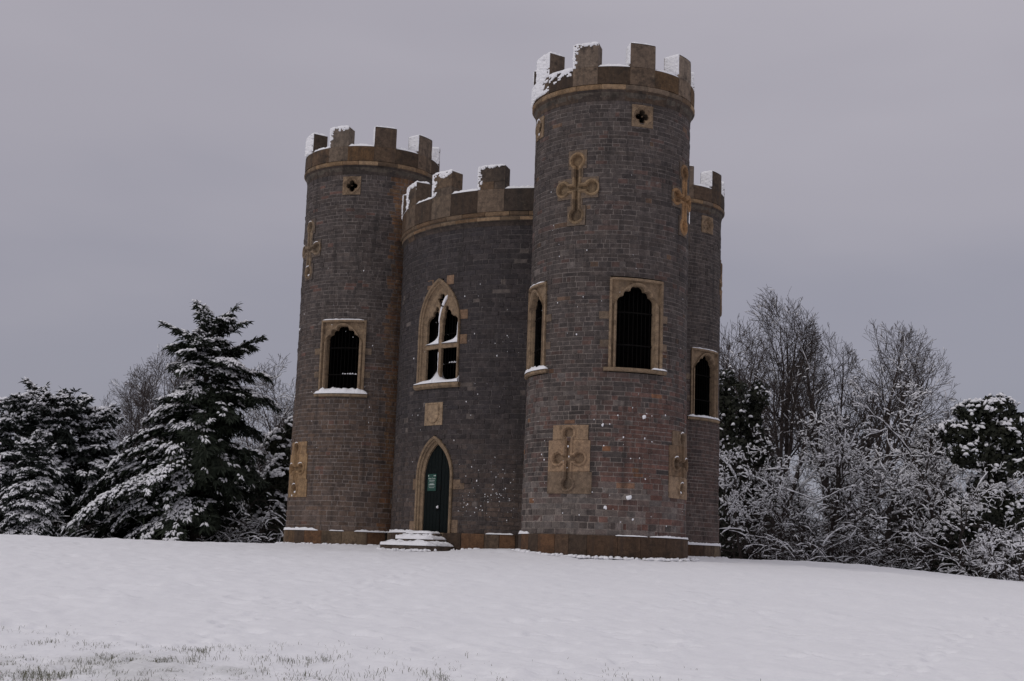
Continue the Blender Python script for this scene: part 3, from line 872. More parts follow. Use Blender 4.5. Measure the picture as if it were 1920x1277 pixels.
TANW = (0.240, 0.175, 0.115)
def cusped_window(T, tc, label, snow_sill, sill_seed):
    Rw = 2.335
    f = bend(T, tc, Rw)
    k = 7
    jl = [(-0.60, WZ0 - .02 + (7.16 - WZ0) * i / k) for i in range(k)]
    head = arc_pts((-0.60, 7.16), (-0.42, 7.41), 0.075, 7)[:-1] + arc_pts((-0.42, 7.41), (-0.225, 7.55), 0.075, 7)[:-1] + arc_pts((-0.225, 7.55), (0.0, 7.69), 0.07, 7)
    inner = jl + head + [(-x, z) for x, z in reversed(jl + head[:-1])]
    n = len(inner)
    def smooth_arch(hw, zs, za):
        out = []
        for (x, z) in inner:
            ax = abs(x) / 0.60
            if z <= 7.16: out.append((math.copysign(hw, x), min(z, zs) if z < 7.1 else zs - (7.16 - z)))
            else:
                t = 1 - ax
                out.append((x / 0.60 * hw, zs + (za - zs) * (1 - (ax) ** 2.1)))
        return out
    ao = smooth_arch(0.685, 7.14, 7.795)
    def rect(hw, zt):
        out = []
        for i, (x, z) in enumerate(inner):
            if z <= 7.16: out.append((math.copysign(hw, x), WZ0 - .02 + (z - WZ0 + .02) / (7.16 - WZ0 + .02) * (zt - WZ0 + .02) * 0.86))
            else:
                # side upper part, then across the top
                ax = abs(x) / 0.60
                if ax > 0.82:
                    q = (1 - ax) / 0.18
                    zz = WZ0 - .02 + (zt - WZ0 + .02) * (0.86 + 0.14 * min(1, q))
                    out.append((math.copysign(hw, x), zz))
                else:
                    out.append((math.copysign(hw * ax / 0.82 if ax > 0 else 0, x), zt))
        # snap the nearest points into the two corners
        for sg in (-1, 1):
            cand = [i for i in range(len(out)) if out[i][0] * sg > 0]
            bi = min(cand, key=lambda i: (out[i][0] - sg * hw) ** 2 + (out[i][1] - zt) ** 2)
            out[bi] = (sg * hw, zt)
        return out
    L3 = lambda pts, d: [(x, z, d) for x, z in pts]
    win = MB()
    loops = [L3(rect(0.815, 7.905), -0.05), L3(rect(0.815, 7.905), 0.055), L3(rect(0.75, 7.84), 0.060), L3(rect(0.735, 7.828), 0.010),
             L3(rect(0.72, 7.812), -0.035), L3(ao, -0.035), L3([(x * .99, z - .004) for x, z in ao], 0.030), L3([(x * 0.4 + u * 0.6, z * 0.4 + w * 0.6) for (x, z), (u, w) in zip(ao, inner)], 0.022),
             L3(inner, -0.03), L3(inner, -0.06), L3([(x * .985, z) for x, z in inner], -0.10), L3([(x * .985, z) for x, z in inner], -0.20)]
    loft(win, f, loops, TANW)
    w = win.build('window_frame', M_ASHLAR, castle, CORG)
    w['label'] = label
    # jamb stones bonded into the rubble
    for (s0, s1, z0, z1) in ((-1.10, -0.81, 6.72, 6.93), (-1.06, -0.81, 5.92, 6.12), (0.81, 1.03, 6.72, 6.93), (0.81, 1.02, 5.92, 6.12)):
        q = MB()
        V = np.array([[f(s, z, 0.009) for z in (z0, z1)] for s in np.linspace(s0, s1, 4)])
        q.grid(V, col=jit(mix3(TANW, GREY, rnd.uniform(0.25, 0.6)), .12), flip=True)
        B = np.array([[f(s, z, -0.02) for z in (z0, z1)] for s in np.linspace(s0, s1, 4)])
        for a_, b_ in (((V[0]), (B[0])), ((V[-1]), (B[-1])), (V[:, 0], B[:, 0]), (V[:, 1], B[:, 1])):
            q.grid(np.stack([a_, b_]), col=TANW)
        q.build('jamb_stone', M_ASHLAR, w, CORG, center=True)
    sl = MB()
    ss = np.linspace(-0.95, 0.95, 15)
    pr = [(-0.25, 5.355), (0.075, 5.345), (0.10, 5.33), (0.10, 5.26), (0.06, 5.235), (-0.02, 5.235)]
    V = np.array([[f(s, z, d) for d, z in pr] for s in ss])
    sl.grid(V, col=jit(TANW, .1))
    for e in (V[0], V[-1]): sl.add([tuple(x) for x in e], [tuple(range(len(pr)))], TANW)
    sl.build('sill', M_ASHLAR, w, CORG)
    # iron grille
    gr = MB()
    for i in range(8):
        s = -0.49 + 0.14 * i
        gr.tube([f(s, 5.36, -0.17), f(s, 7.64 - 0.7 * abs(s), -0.17)], [0.008, 0.008], 4)
    for z in (6.02, 6.95):
        gr.tube([f(s, z, -0.17) for s in np.linspace(-0.58, 0.58, 7)], [0.02] * 7, 4)
    gr.build('grille', M_IRON, w, CORG)
    sn = MB()
    for (a, b, d0, d1, th) in snow_sill[:1]:
        snow_top(sn, T, tc + math.degrees(a / Rw), tc + math.degrees(b / Rw), Rw + d0, Rw + d1, 5.352, th, sill_seed, 0.12, 0.10); sill_seed += 1
    if snow_sill and snow_sill[0][1] - snow_sill[0][0] < 1:
        sn.build('sill_snow', M_SNOW, w, CORG, smooth=True)
    elif snow_sill:
        sn2 = MB()
        snow_top(sn2, T, tc - 19.5, tc + 18, Rw - 0.0, Rw + 0.05, 7.905, 0.03, sill_seed + 3, 0.5, .1)
        sn2.build('hood_snow', M_SNOW, w, CORG, smooth=True)
        sn.build('sill_snow', M_SNOW, w, CORG, smooth=True)
    return w
cusped_window(FT, 20.6, 'cusped window frame in the front of the nearest tower', [(0.45, 0.95, 0.03, 0.11, 0.035)], 61)
cusped_window(FT, -69.4, 'cusped window frame on the left flank of the nearest tower', [(-0.95, 0.95, -0.05, 0.11, 0.09)], 65)
cusped_window(LT, -18.4, 'cusped window frame with snow on its sill in the left tower', [(-0.95, 0.95, -0.30, 0.12, 0.16)], 70)
cusped_window(RT, 50.8, 'cusped window frame in the far right tower', [(-0.95, 0.95, 0.0, 0.12, 0.06)], 75)

# snow along the cross-bars of the left tower grille
def bar_snow(T, tc, Rw, s0, s1, z, seed, parent):
    rg = random.Random(seed); m = MB(); f = bend(T, tc, Rw)
    s = s0
    while s < s1:
        L = rg.uniform(0.03, 0.10)
        m.tube([f(s, z + .025, -0.17), f(s + L / 2, z + .025 + rg.uniform(.01, .03), -0.17), f(s + L, z + .022, -0.17)], [0.01, rg.uniform(.02, .03), 0.01], 5)
        s += L + rg.uniform(0.0, 0.05)
    return m.build('bar_snow', M_SNOW, parent, CORG)
bar_snow(LT, -18.4, 2.335, 0.0, 0.5, 6.02, 3, castle)

# ---- relief plates bent on the wall (crosses, quatrefoils, shield)
def sd_circle(S, Z, x, z, r): return np.hypot(S - x, Z - z) - r
def sd_box(S, Z, x, z, hx, hz):
    dx = np.abs(S - x) - hx; dz = np.abs(Z - z) - hz
    return np.hypot(np.maximum(dx, 0), np.maximum(dz, 0)) + np.minimum(np.maximum(dx, dz), 0)
def relief(T, tc, R, s0, s1, z0, z1, fn, res=0.018, col=TANW, rfn=None):
    """fn(S,Z) -> (depth, keep)   keep False leaves a hole or the plate edge"""
    ns, nz_ = int((s1 - s0) / res) + 1, int((z1 - z0) / res) + 1
    S, Z = np.meshgrid(np.linspace(s0, s1, ns), np.linspace(z0, z1, nz_), indexing='ij')
    D, K, colr = fn(S, Z)
    RR = (rfn(Z) if rfn else R) + D
    V = T.P(tc + np.degrees(S / R), RR, Z)
    K4 = K[:-1, :-1] & K[1:, :-1] & K[:-1, 1:] & K[1:, 1:]
    m = MB()
    m.grid(V, mask=K4, flip=True)
    m.c = [tuple(c) for c in colr.reshape(-1, 3)]
    # edge skirts
    Bk = T.P(tc + np.degrees(S / R), RR * 0 + (rfn(Z) if rfn else R) - 0.03, Z)
    Kp = np.pad(K4, 1)
    n, mm = S.shape
    o = m.n
    m.v.extend(map(tuple, Bk.reshape(-1, 3))); m.n += n * mm; m.c += m.c[:n * mm]
    for i in range(n - 1):
        for j in range(mm - 1):
            if not K4[i, j]: continue
            a = i * mm + j
            if not Kp[i, j + 1]: m.f.append((a, a + 1, o + a + 1, o + a))
            if not Kp[i + 2, j + 1]: m.f.append((a + mm + 1, a + mm, o + a + mm, o + a + mm + 1))
            if not Kp[i + 1, j]: m.f.append((a + mm, a, o + a, o + a + mm))
            if not Kp[i + 1, j + 2]: m.f.append((a + 1, a + mm + 1, o + a + mm + 1, o + a + 1))
    return m
def cross_sdf(S, Z, zc, av, ah, rc, bw):
    d = sd_box(S, Z, 0, zc, bw, av)
    d = np.minimum(d, sd_box(S, Z, 0, zc, ah, bw))
    for (x, z) in ((0, zc + av), (0, zc - av), (ah, zc), (-ah, zc)):
        d = np.minimum(d, sd_circle(S, Z, x, z, rc))
    return d
def r_tow_np(Z): return np.where(Z < 5.25, 2.395 - 0.042 * (Z - 0.69) / 4.5, 2.330)
def cross(T, tc, slab, zc, av, ah, rc, bw, label, tint, snow=0.0, seed=0, plain_slab=0):
    s0 = min(r[0] for r in slab) - .02; s1 = max(r[1] for r in slab) + .02
    z0 = min(r[2] for r in slab) - .02; z1 = max(r[3] for r in slab) + .02
    rg = np.random.default_rng(seed)
    rcol = [np.array(jit(mix3(mix3(TANW, tint, 0.5), GREY, rnd.uniform(0.0, 0.4)), .2)) for _ in slab]
    def fn(S, Z):
        K = np.zeros(S.shape, bool); C = np.zeros(S.shape + (3,)) + np.array(TANW)
        for r, cc in zip(slab, rcol):
            q = (S > r[0]) & (S < r[1]) & (Z > r[2]) & (Z < r[3])
            C[q & ~K] = cc
            K |= q
        d = cross_sdf(S, Z, zc, av, ah, rc, bw)
        K |= d < 0.09
        D = np.full(S.shape, 0.026)
        roll = np.clip((d - 0.022) / 0.006, 0, 1) * np.clip((0.092 - d) / 0.010, 0, 1) * 0.034 + np.exp(-((d - 0.055) / 0.018) ** 2) * 0.018
        for r in slab:
            D = D - 0.014 * (np.abs(Z - r[3]) < 0.007) * (d > 0.1)
        D = D + roll
        D = np.where(d < 0.008, 0.026 - np.clip((0.008 - d) / 0.012, 0, 1) * 0.095, D)
        if plain_slab: C = np.where((d > 0.10)[..., None], np.array(mix3(GREY, TANW, plain_slab)), C)
        C = np.where((d < 0.0)[..., None], C * np.array([0.80, 0.82, 0.85]), C)
        return D, K, C
    m = relief(T, tc, 2.35, s0, s1, z0, z1, fn, 0.0125, rfn=r_tow_np)
    o = m.build('cross_panel', M_ASHLAR, castle, CORG)
    o['label'] = label
    sn = MB()
    if snow > 0:       # snow lodged in the foot of each lobe and on the upper curve of the mouldings
        rg2 = random.Random(seed)
        for (x, z) in ((0, zc + av), (0, zc - av), (ah, zc), (-ah, zc)):
            rr = rc + 0.07
            pts = []
            for k in range(7):
                a = math.radians(rg2.uniform(58, 66) + 12 * k)
                pts.append(T.p(tc + math.degrees((x + rr * math.cos(a)) / 2.35), r_tower(z) + 0.065, z + rr * math.sin(a)))
            sn.tube(pts, [.004, .012, .016, .018, .016, .012, .004], 5)
        xl, zl = 0, zc - av
        sn.tube([T.p(tc + math.degrees(q / 2.35), r_tower(zl) - .01, zl - rc * 0.72 + abs(q) * .3) for q in (-.08, -.03, .03, .08)], [.02, .045, .045, .02], 6)
        sn.build('cross_snow', M_SNOW, o, CORG, smooth=True)
    return o
UPC = dict(zc=10.53, av=0.81, ah=0.46, rc=0.155, bw=0.045)
LOC = dict(zc=2.78, av=0.71, ah=0.33, rc=0.135, bw=0.055)
cross(FT, -25.0, UP_SLAB, label='upper carved cross on the left front of the nearest tower', tint=(0.32, 0.22, 0.12), seed=1, plain_slab=0.45, **UPC)
cross(FT, 65.0, UP_SLAB, label='upper orange carved cross on the right flank of the nearest tower', tint=(0.46, 0.24, 0.085), seed=2, plain_slab=0.3, **UPC)
cross(LT, -61.5, UP_SLAB, label='upper carved cross on the left tower', tint=(0.26, 0.20, 0.13), snow=1, seed=3, plain_slab=0.12, **UPC)
cross(RT, 95.0, UP_SLAB, label='upper carved cross on the far right tower', tint=(0.3, 0.2, 0.13), seed=4, **UPC)
cross(FT, -25.4, LOW_SLAB, label='lower carved cross on the left front of the nearest tower', tint=(0.33, 0.22, 0.135), seed=5, **LOC)
cross(FT, 65.0, LOW_SLAB, label='lower carved cross on the right flank of the nearest tower', tint=(0.35, 0.23, 0.14), snow=1, seed=6, **LOC)
cross(LT, -61.5, LOW_SLAB, label='lower carved cross on the left tower', tint=(0.38, 0.23, 0.10), snow=1, seed=7, **LOC)

def quatrefoil(T, tc, blank, label, snow, seed):
    zc = 12.68
    def q_sdf(S, Z, a, r):
        d = np.minimum(sd_circle(S, Z, a, zc, r), sd_circle(S, Z, -a, zc, r))
        return np.minimum(d, np.minimum(sd_circle(S, Z, 0, zc + a, r), sd_circle(S, Z, 0, zc - a, r)))
    def fn(S, Z):
        d = q_sdf(S, Z, 0.105, 0.092)
        K = (np.abs(S) < 0.332) & (np.abs(Z - zc) < 0.332)
        d2 = q_sdf(S, Z, 0.115, 0.15)
        D = 0.026 + 0.04 * np.exp(-((d2 - 0.03) / 0.022) ** 2)
        D = np.where(d2 < 0, 0.026 - np.clip(-d2 / 0.06, 0, 1) * 0.075, D)
        C = np.zeros(S.shape + (3,)) + np.array(mix3(TANW, (0.25, 0.18, 0.12), 0.5))
        if blank: D = np.where(d < 0, -0.075, D)
        else: K &= d > -0.012
        return D, K, C
    m = relief(T, tc, 2.33, -0.35, 0.35, zc - .35, zc + .35, fn, 0.0125)
    o = m.build('quatrefoil', M_ASHLAR, castle, CORG)
    o['label'] = label
    if not blank:       # deep stone throat behind the opening
        th = MB(); pts = []
        for i in range(64):
            a = 2 * math.pi * i / 64
            # polar radius of the four-lobed outline
            best = 0
            for (cx_, cz_) in ((.105, 0), (-.105, 0), (0, .105), (0, -.105)):
                bq = cx_ * math.cos(a) + cz_ * math.sin(a)
                cq = .105 ** 2 - .092 ** 2
                if bq * bq - cq >= 0: best = max(best, bq + math.sqrt(bq * bq - cq))
            pts.append((best * math.cos(a), zc + best * math.sin(a)))
        f = bend(T, tc, 2.33)
        vs = [f(x, z, -0.035) for x, z in pts] + [f(x, z, -0.40) for x, z in pts]
        th.add(vs, [(i, (i + 1) % 64, 64 + (i + 1) % 64, 64 + i) for i in range(64)], (0.10, 0.08, 0.06))
        th.build('opening_throat', M_ASHLAR, o, CORG)
    if snow:
        s = MB(); f = bend(T, tc, 2.33)
        s.tube([f(x, zc - 0.19 + abs(x) * 0.6, -0.02) for x in (-.13, -.06, 0, .06, .13)], [.02, .045, .055, .045, .02], 6)
        s.tube([f(0.21 * math.cos(a) , zc + .02 + 0.27 * math.sin(a), 0.05) for a in np.linspace(0.4, 2.7, 9)], [.006, .014, .018, .02, .02, .02, .018, .014, .006], 5)
        s.build('quatrefoil_snow', M_SNOW, o, CORG, smooth=True)
quatrefoil(FT, 21.3, False, 'open quatrefoil high on the front of the nearest tower', False, 1)
quatrefoil(FT, -68.7, False, 'snow filled quatrefoil on the left flank of the nearest tower', True, 2)
quatrefoil(LT, -17.4, False, 'open quatrefoil high on the left tower', False, 3)
quatrefoil(RT, 49.0, True, 'blocked quatrefoil high on the far right tower', False, 4)

# ---- shield panel over the door
def shield_fn(S, Z):
    zc = 4.45
    K = (np.abs(S) < 0.415) & (np.abs(Z - zc) < 0.365)
    x = np.abs(S); z = Z - zc
    w = np.where(z > 0, 0.27, 0.27 * np.sqrt(np.clip(1 - (np.minimum(z, 0) / -0.30) ** 2, 0, 1)))
    d = np.maximum(x - w, np.abs(z) - 0.30)
    D = 0.016 + 0.03 * np.clip(-d / 0.02, 0, 1) - 0.012 * np.exp(-(d / 0.02) ** 2)
    C = np.zeros(S.shape + (3,)) + np.array((0.30, 0.22, 0.145))
    return D, K, C
relief(CT, -43.5, RC, -0.43, 0.43, 4.07, 4.83, shield_fn, 0.016).build('shield_panel', M_ASHLAR, castle, CORG)

# ---- traceried window of the drum
def arch_loop(fn_half, hw, zb, zs, za, n=15):
    L = [(-hw, zb + (zs - zb) * i / 6) for i in range(6)]
    A = []
    for i in range(n):
        z = zs + (za - zs) * math.sin(math.pi / 2 * i / (n - 1))
        A.append((-fn_half(z), z))
    A[-1] = (0, za)
    full = L + A
    return full + [(-x, z) for x, z in reversed(full[:-1])]
def gothic(T, tc, ow, iw, zb, zs, zao, zai, label, name, dep=-0.23):
    f = bend(T, tc, RC)
    def hf(hw, za): return pointed(hw, zb, zs, za)[1]
    lp = lambda hw, za, d: [(x, z, d) for x, z in arch_loop(hf(hw, za), hw, zb, zs, za)]
    m = MB()
    a = ow - iw
    z_ = zao - zai
    loops = [lp(ow, zao, -0.05), lp(ow, zao, 0.06), lp(ow - .15 * a, zao - .15 * z_, 0.085), lp(ow - .38 * a, zao - .38 * z_, 0.06), lp(ow - .42 * a, zao - .42 * z_, 0.015),
             lp(ow - .62 * a, zao - .62 * z_, -0.01), lp(ow - .66 * a, zao - .66 * z_, -0.06), lp(iw + .03, zai + .03, -0.09), lp(iw, zai, -0.11), lp(iw, zai, dep)]
    loft(m, f, loops, TANW)
    o = m.build(name, M_ASHLAR, castle, CORG)
    o['label'] = label
    return o, f
gw, gf = gothic(CT, GTC, 0.95, 0.79, 5.42, 7.35, 8.86, 8.60, 'pointed two light window with snowy tracery in the drum', 'window_frame')
def tracery():
    res = 0.018
    hf = pointed(0.81, 5.4, 7.35, 8.62)[1]
    S, Z = np.meshgrid(np.arange(-0.82, 0.821, res), np.arange(5.42, 8.64, res), indexing='ij')
    HW = np.vectorize(hf)(Z)
    ins = (np.abs(S) < HW + 0.01)
    ax = np.abs(S)
    # main lines: mullion, transom, two arcs of the Y
    d = np.where(Z < 7.4, ax - 0.075, 9)
    d = np.minimum(d, np.abs(Z - 6.66) - 0.085)
    # arcs mirror the frame: centred on the opposite springing
    h = 8.60 - 7.35; c = (h * h - .79 * .79) / (2 * .79); Rr = .79 + c
    for sg in (-1, 1):
        # arc starting at the mullion and curving towards side sg
        dd = np.abs(np.hypot(S - sg * Rr, Z - 7.35) - Rr) - 0.065
        d = np.minimum(d, np.where((Z > 7.3) & (S * sg > -0.05), dd, 9))
    # cusped heads of the lights: leave lobed openings
    light = np.full(S.shape, 9.0)
    for sg in (-1, 1):
        X = S * sg - 0.42
        # ogee light: body plus three shrinking lobes
        q = np.maximum(np.abs(X) - 0.325, Z - 7.36)
        q = np.minimum(q, sd_circle(X, Z, -0.06, 7.42, 0.255))
        q = np.minimum(q, sd_circle(X, Z, -0.13, 7.68, 0.15))
        q = np.minimum(q, sd_circle(X, Z, -0.19, 7.88, 0.07))
        q = np.minimum(q, sd_circle(X, Z, 0.14, 7.42, 0.18))
        light = np.minimum(light, q)
    top = np.minimum(np.minimum(sd_circle(S, Z, 0.14, 8.13, 0.105), sd_circle(S, Z, -0.14, 8.13, 0.105)), np.minimum(sd_circle(S, Z, 0, 8.27, 0.10), sd_circle(S, Z, 0, 8.02, 0.09)))
    hole = np.minimum(light, top)
    solid = ins & ((hole > 0) | (d < 0))
    solid &= ~((Z < 7.0) & (d > 0) & (ax < 0.745))
    n, mm = S.shape
    K = solid[:-1, :-1] & solid[1:, :-1] & solid[:-1, 1:] & solid[1:, 1:]
    dep = -0.15 + 0.035 * np.clip(np.minimum(hole, 0.04) / 0.04, 0, 1)
    m = MB()
    Fv = CT.P(GTC + np.degrees(S / RC), RC + dep, Z); Bv = CT.P(GTC + np.degrees(S / RC), RC - 0.225, Z)
    m.grid(Fv, col=TANW, mask=K, flip=True)
    o = m.n
    m.grid(Bv, col=TANW, mask=K)
    Kp = np.pad(K, 1)
    for i in range(n - 1):
        for j in range(mm - 1):
            if not K[i, j]: continue
            a = i * mm + j
            if not Kp[i, j + 1]: m.f.append((a, a + 1, o + a + 1, o + a))
            if not Kp[i + 2, j + 1]: m.f.append((a + mm + 1, a + mm, o + a + mm, o + a + mm + 1))
            if not Kp[i + 1, j]: m.f.append((a + mm, a, o + a, o + a + mm))
            if not Kp[i + 1, j + 2]: m.f.append((a + 1, a + mm + 1, o + a + mm + 1, o + a + 1))
    m.build('tracery', M_ASHLAR, gw, CORG)
    # grille behind
    gr = MB()
    for s in np.arange(-0.63, 0.64, 0.14):
        gr.tube([gf(s, 5.43, -0.45), gf(s, 8.3 - abs(s), -0.45)], [.012, .012], 4)
    for z in (6.12, 7.1): gr.tube([gf(s, z, -0.45) for s in np.linspace(-.7, .7, 6)], [.018] * 6, 4)
    gr.build('grille', M_IRON, gw, CORG)
    # sill
    sl = MB(); ss = np.linspace(-1.03, 1.03, 15)
    pr = [(-0.5, 5.45), (0.09, 5.43), (0.13, 5.41), (0.13, 5.33), (0.07, 5.27), (-0.03, 5.27)]
    V = np.array([[gf(s, z, dd) for dd, z in pr] for s in ss])
    sl.grid(V, col=TANW)
    for e in (V[0], V[-1]): sl.add([tuple(x) for x in e], [tuple(range(len(pr)))], TANW)
    sl.build('sill', M_ASHLAR, gw, CORG)
    # drifts on sill and transom: piled towards the sides away from the wind
    sn = MB()
    def drift(s0, s1, z, d0, d1, hfn, seed):
        ns = int((s1 - s0) / 0.025) + 2
        prof = [(d1 + 0.015, 0.0), (d1 + 0.02, 0.25), (d1 * .6 + d0 * .4, 0.85), (d0 * .6 + d1 * .4, 1.0), (d0, 0.9), (d0, 0)]
        V = np.array([[gf(s, z + hfn((s - s0) / (s1 - s0)) * k + 0.004, dd) for dd, k in prof] for s in np.linspace(s0, s1, ns)])
        sn.grid(V, flip=True)
        for e in (V[0], V[-1]): sn.add([tuple(x) for x in e], [tuple(range(len(prof)))])
    drift(-1.02, -0.06, 5.435, -0.34, 0.11, lambda t: 0.05 + 0.10 * min(1, t * 4) + 0.30 * t ** 7, 1)
    drift(-0.06, 0.98, 5.435, -0.34, 0.10, lambda t: 0.12 + 0.30 * (1 - t) ** 9 + 0.22 * t ** 9, 2)
    drift(-0.76, -0.075, 6.745, -0.22, -0.12, lambda t: 0.02 + 0.16 * t + 0.34 * t ** 6, 3)
    drift(0.075, 0.77, 6.745, -0.22, -0.12, lambda t: 0.03 + 0.12 * t + 0.32 * t ** 7, 4)
    sn.tube([gf(0.75, 6.9 + 0.1 * i, -0.13) for i in range(6)], [.04, .03, .025, .022, .02, .01], 5)
    sn.tube([gf(-0.085, 6.95 + 0.1 * i, -0.13) for i in range(6)], [.03, .026, .022, .022, .02, .01], 5)
    # snow on the rising right arc of the Y
    pts = []
    for k in range(14):
        a = math.pi - math.radians(3 + 3.0 * k)
        pts.append(gf(-0.03 + Rr + (Rr + 0.05) * math.cos(a) - 0.02, 7.35 + (Rr + 0.05) * math.sin(a), -0.13))
    sn.tube(pts, [.02] + [.034 + 0.002 * k for k in range(12)] + [.02], 6)
    sn.tube([gf(-0.075, 5.75 + .08 * i, -0.13) for i in range(10)], [.02, .016, .012, .01, .016, .014, .01, .016, .02, .01], 4)
    sn.build('window_snow', M_SNOW, gw, CORG, smooth=True)
    for (s0, s1, z0, z1) in ((0.92, 1.22, 7.45, 7.75), (0.93, 1.22, 6.65, 6.95), (-0.62, -0.32, 8.55, 8.85), (0.32, 0.62, 8.62, 8.92)):
        q = MB()
        V = np.array([[gf(s, z, 0.011) for z in (z0, z1)] for s in np.linspace(s0, s1, 3)])
        B = np.array([[gf(s, z, -0.03) for z in (z0, z1)] for s in np.linspace(s0, s1, 3)])
        cc = jit(mix3(TANW, (0.17, 0.10, 0.065), .6), .15)
        q.grid(V, col=cc, flip=True)
        for a_, b_ in ((V[0], B[0]), (V[-1], B[-1]), (V[:, 0], B[:, 0]), (V[:, 1], B[:, 1])): q.grid(np.stack([a_, b_]), col=cc)
        q.build('jamb_stone', M_ASHLAR, gw, CORG, center=True)
tracery()
bs = bar_snow(CT, GTC, RC - 0.26, 0.12, 0.62, 6.12, 9, castle)

# ---- doorway
dw, df = gothic(CT, DTC, 0.82, 0.60, 0.66, 2.45, 3.74, 3.50, 'pointed tan stone arch around the dark door', 'door_frame')
for (s0, s1, z0, z1) in ((0.80, 1.25, 2.05, 2.35), (0.80, 1.06, 0.70, 1.10), (-1.06, -0.80, 2.05, 2.4), (-1.16, -0.80, 0.72, 1.05)):
    q = MB()
    V = np.array([[df(s, z, 0.011) for z in (z0, z1)] for s in np.linspace(s0, s1, 3)])
    B = np.array([[df(s, z, -0.03) for z in (z0, z1)] for s in np.linspace(s0, s1, 3)])
    cc = jit(mix3(TANW, (0.17, 0.115, 0.08), .6), .15)
    q.grid(V, col=cc, flip=True)
    for a_, b_ in ((V[0], B[0]), (V[-1], B[-1]), (V[:, 0], B[:, 0]), (V[:, 1], B[:, 1])): q.grid(np.stack([a_, b_]), col=cc)
    q.build('quoin_stone', M_ASHLAR, dw, CORG, center=True)
# flat door plane: axes from the wall normal at the door
_a = CT.a + math.radians(DTC)
DN = Vector((math.cos(_a), math.sin(_a), 0)); DT_ = Vector((-math.sin(_a), math.cos(_a), 0))
D0 = Vector((CT.x, CT.y, 0)) + DN * (RC - 0.20)
def dpt(s, z, d): return tuple(D0 + DT_ * s + DN * d + Vector((0, 0, z)))
hfd = pointed(0.615, 0.6, 2.45, 3.52)[1]
door = MB()
door.add([dpt(x, z, -0.03) for x, z in arch_loop(hfd, 0.615, 0.66, 2.45, 3.52)], [tuple(range(len(arch_loop(hfd, 0.615, 0.66, 2.45, 3.52))))])
dr = door.build('door', M_DOOR, castle, CORG)
def leaf(a, b):
    # one board of the door, topped by the arch
    m = MB()
    za, zb_ = None, None
    def topz(s):
        lo_, hi_ = 2.45, 3.52
        for _ in range(30):
            mid = (lo_ + hi_) / 2
            if hfd(mid) > abs(s): lo_ = mid
            else: hi_ = mid
        return lo_
    pts = [(a, 0.70), (b, 0.70), (b, topz(b)), ((a + b) / 2, topz((a + b) / 2)), (a, topz(a))]
    f_ = [dpt(x, z, 0.012) for x, z in pts]; g_ = [dpt(x, z, -0.028) for x, z in pts]
    m.add(f_ + g_, [(0, 1, 2, 3, 4)] + [(i, 5 + i, 5 + (i + 1) % 5, (i + 1) % 5) for i in range(5)])
    m.build('door_board', M_DOOR, dr, CORG, center=True)
bx_ = [-0.605, -0.45, -0.30, -0.15, 0.0, 0.155, 0.175, 0.32, 0.46, 0.605]
for i in range(9):
    if i == 5: continue
    leaf(bx_[i] + .005, bx_[i + 1] - .005)
hd = MB()
hd.tube([dpt(0.10, 1.47, 0.015), dpt(0.10, 1.47, 0.07), dpt(0.10, 1.38, 0.075)], [.02, .02, .016], 6)
hd.build('door_handle', M_IRON, dr, CORG, center=True)
hs = MB(); hs.tube([dpt(0.09, 1.46, 0.06), dpt(0.095, 1.50, 0.065), dpt(0.10, 1.54, 0.05)], [.03, .045, .02], 6)
hs.build('handle_snow', M_SNOW, dr, CORG, smooth=True)
for z in (1.05, 2.1):
    h2 = MB(); h2.box(dpt(0.165, z, 0.018), (0.02, 0.012, 0.07), (DT_, DN, Vector((0, 0, 1))), None)
    h2.build('latch', M_IRON, dr, CORG, center=True)

# notice on the door (a thing of its own)
SO = D0 + DT_ * -0.24 + DN * 0.02 + Vector((0, 0, 2.28))
sign = empty('notice_board', SO, 'small green notice with white lettering fixed to the dark arched door', 'sign')
def srect(s0, s1, z0, z1, d0, d1, name, mat):
    m = MB()
    c = SO + DT_ * ((s0 + s1) / 2) + DN * ((d0 + d1) / 2) + Vector((0, 0, (z0 + z1) / 2))
    m.box(c, ((s1 - s0) / 2, (d1 - d0) / 2, (z1 - z0) / 2), (DT_, DN, Vector((0, 0, 1))))
    return m.build(name, mat, sign, SO)
srect(-0.19, 0.19, -0.27, 0.27, 0.0, 0.014, 'board', M_SIGN)
def stext(txt, s, z, size, name='lettering'):
    cu = bpy.data.curves.new('t', 'FONT'); cu.body = txt; cu.size = size; cu.align_x = 'CENTER'; cu.extrude = 0.001
    to = bpy.data.objects.new('t', cu); COL.objects.link(to)
    dg = bpy.context.evaluated_depsgraph_get()
    me = bpy.data.meshes.new_from_object(to.evaluated_get(dg))
    bpy.data.objects.remove(to)
    X = Vector((DT_.x, DT_.y, 0))
    rot = Matrix((X, Vector((0, 0, 1)), DN)).transposed().to_4x4()
    me.transform(Matrix.Translation(DT_ * s + DN * 0.017 + Vector((0, 0, z))) @ rot)
    me.materials.clear(); me.materials.append(M_LETTER)
    o = bpy.data.objects.new(name, me); COL.objects.link(o); o.parent = sign
stext('Blaise Castle', 0.0, 0.105, 0.062)
ru = MB()
def bar(s0, s1, z, h=0.006):
    c = SO + DT_ * ((s0 + s1) / 2) + DN * 0.0165 + Vector((0, 0, z))
    ru.box(c, ((s1 - s0) / 2, 0.001, h / 2), (DT_, DN, Vector((0, 0, 1))))
rs_ = random.Random(4)
for z, w in ((0.065, .13), (0.04, .12), (-0.065, .14), (-0.085, .13), (-0.165, .12)):      # lines of small print, too small to read
    s = -w
    while s < w:
        L = rs_.uniform(.015, .04); bar(s, min(w, s + L), z, .010); s += L + .008
for z in (-0.015, -0.13): bar(-0.16, 0.16, z, 0.004)
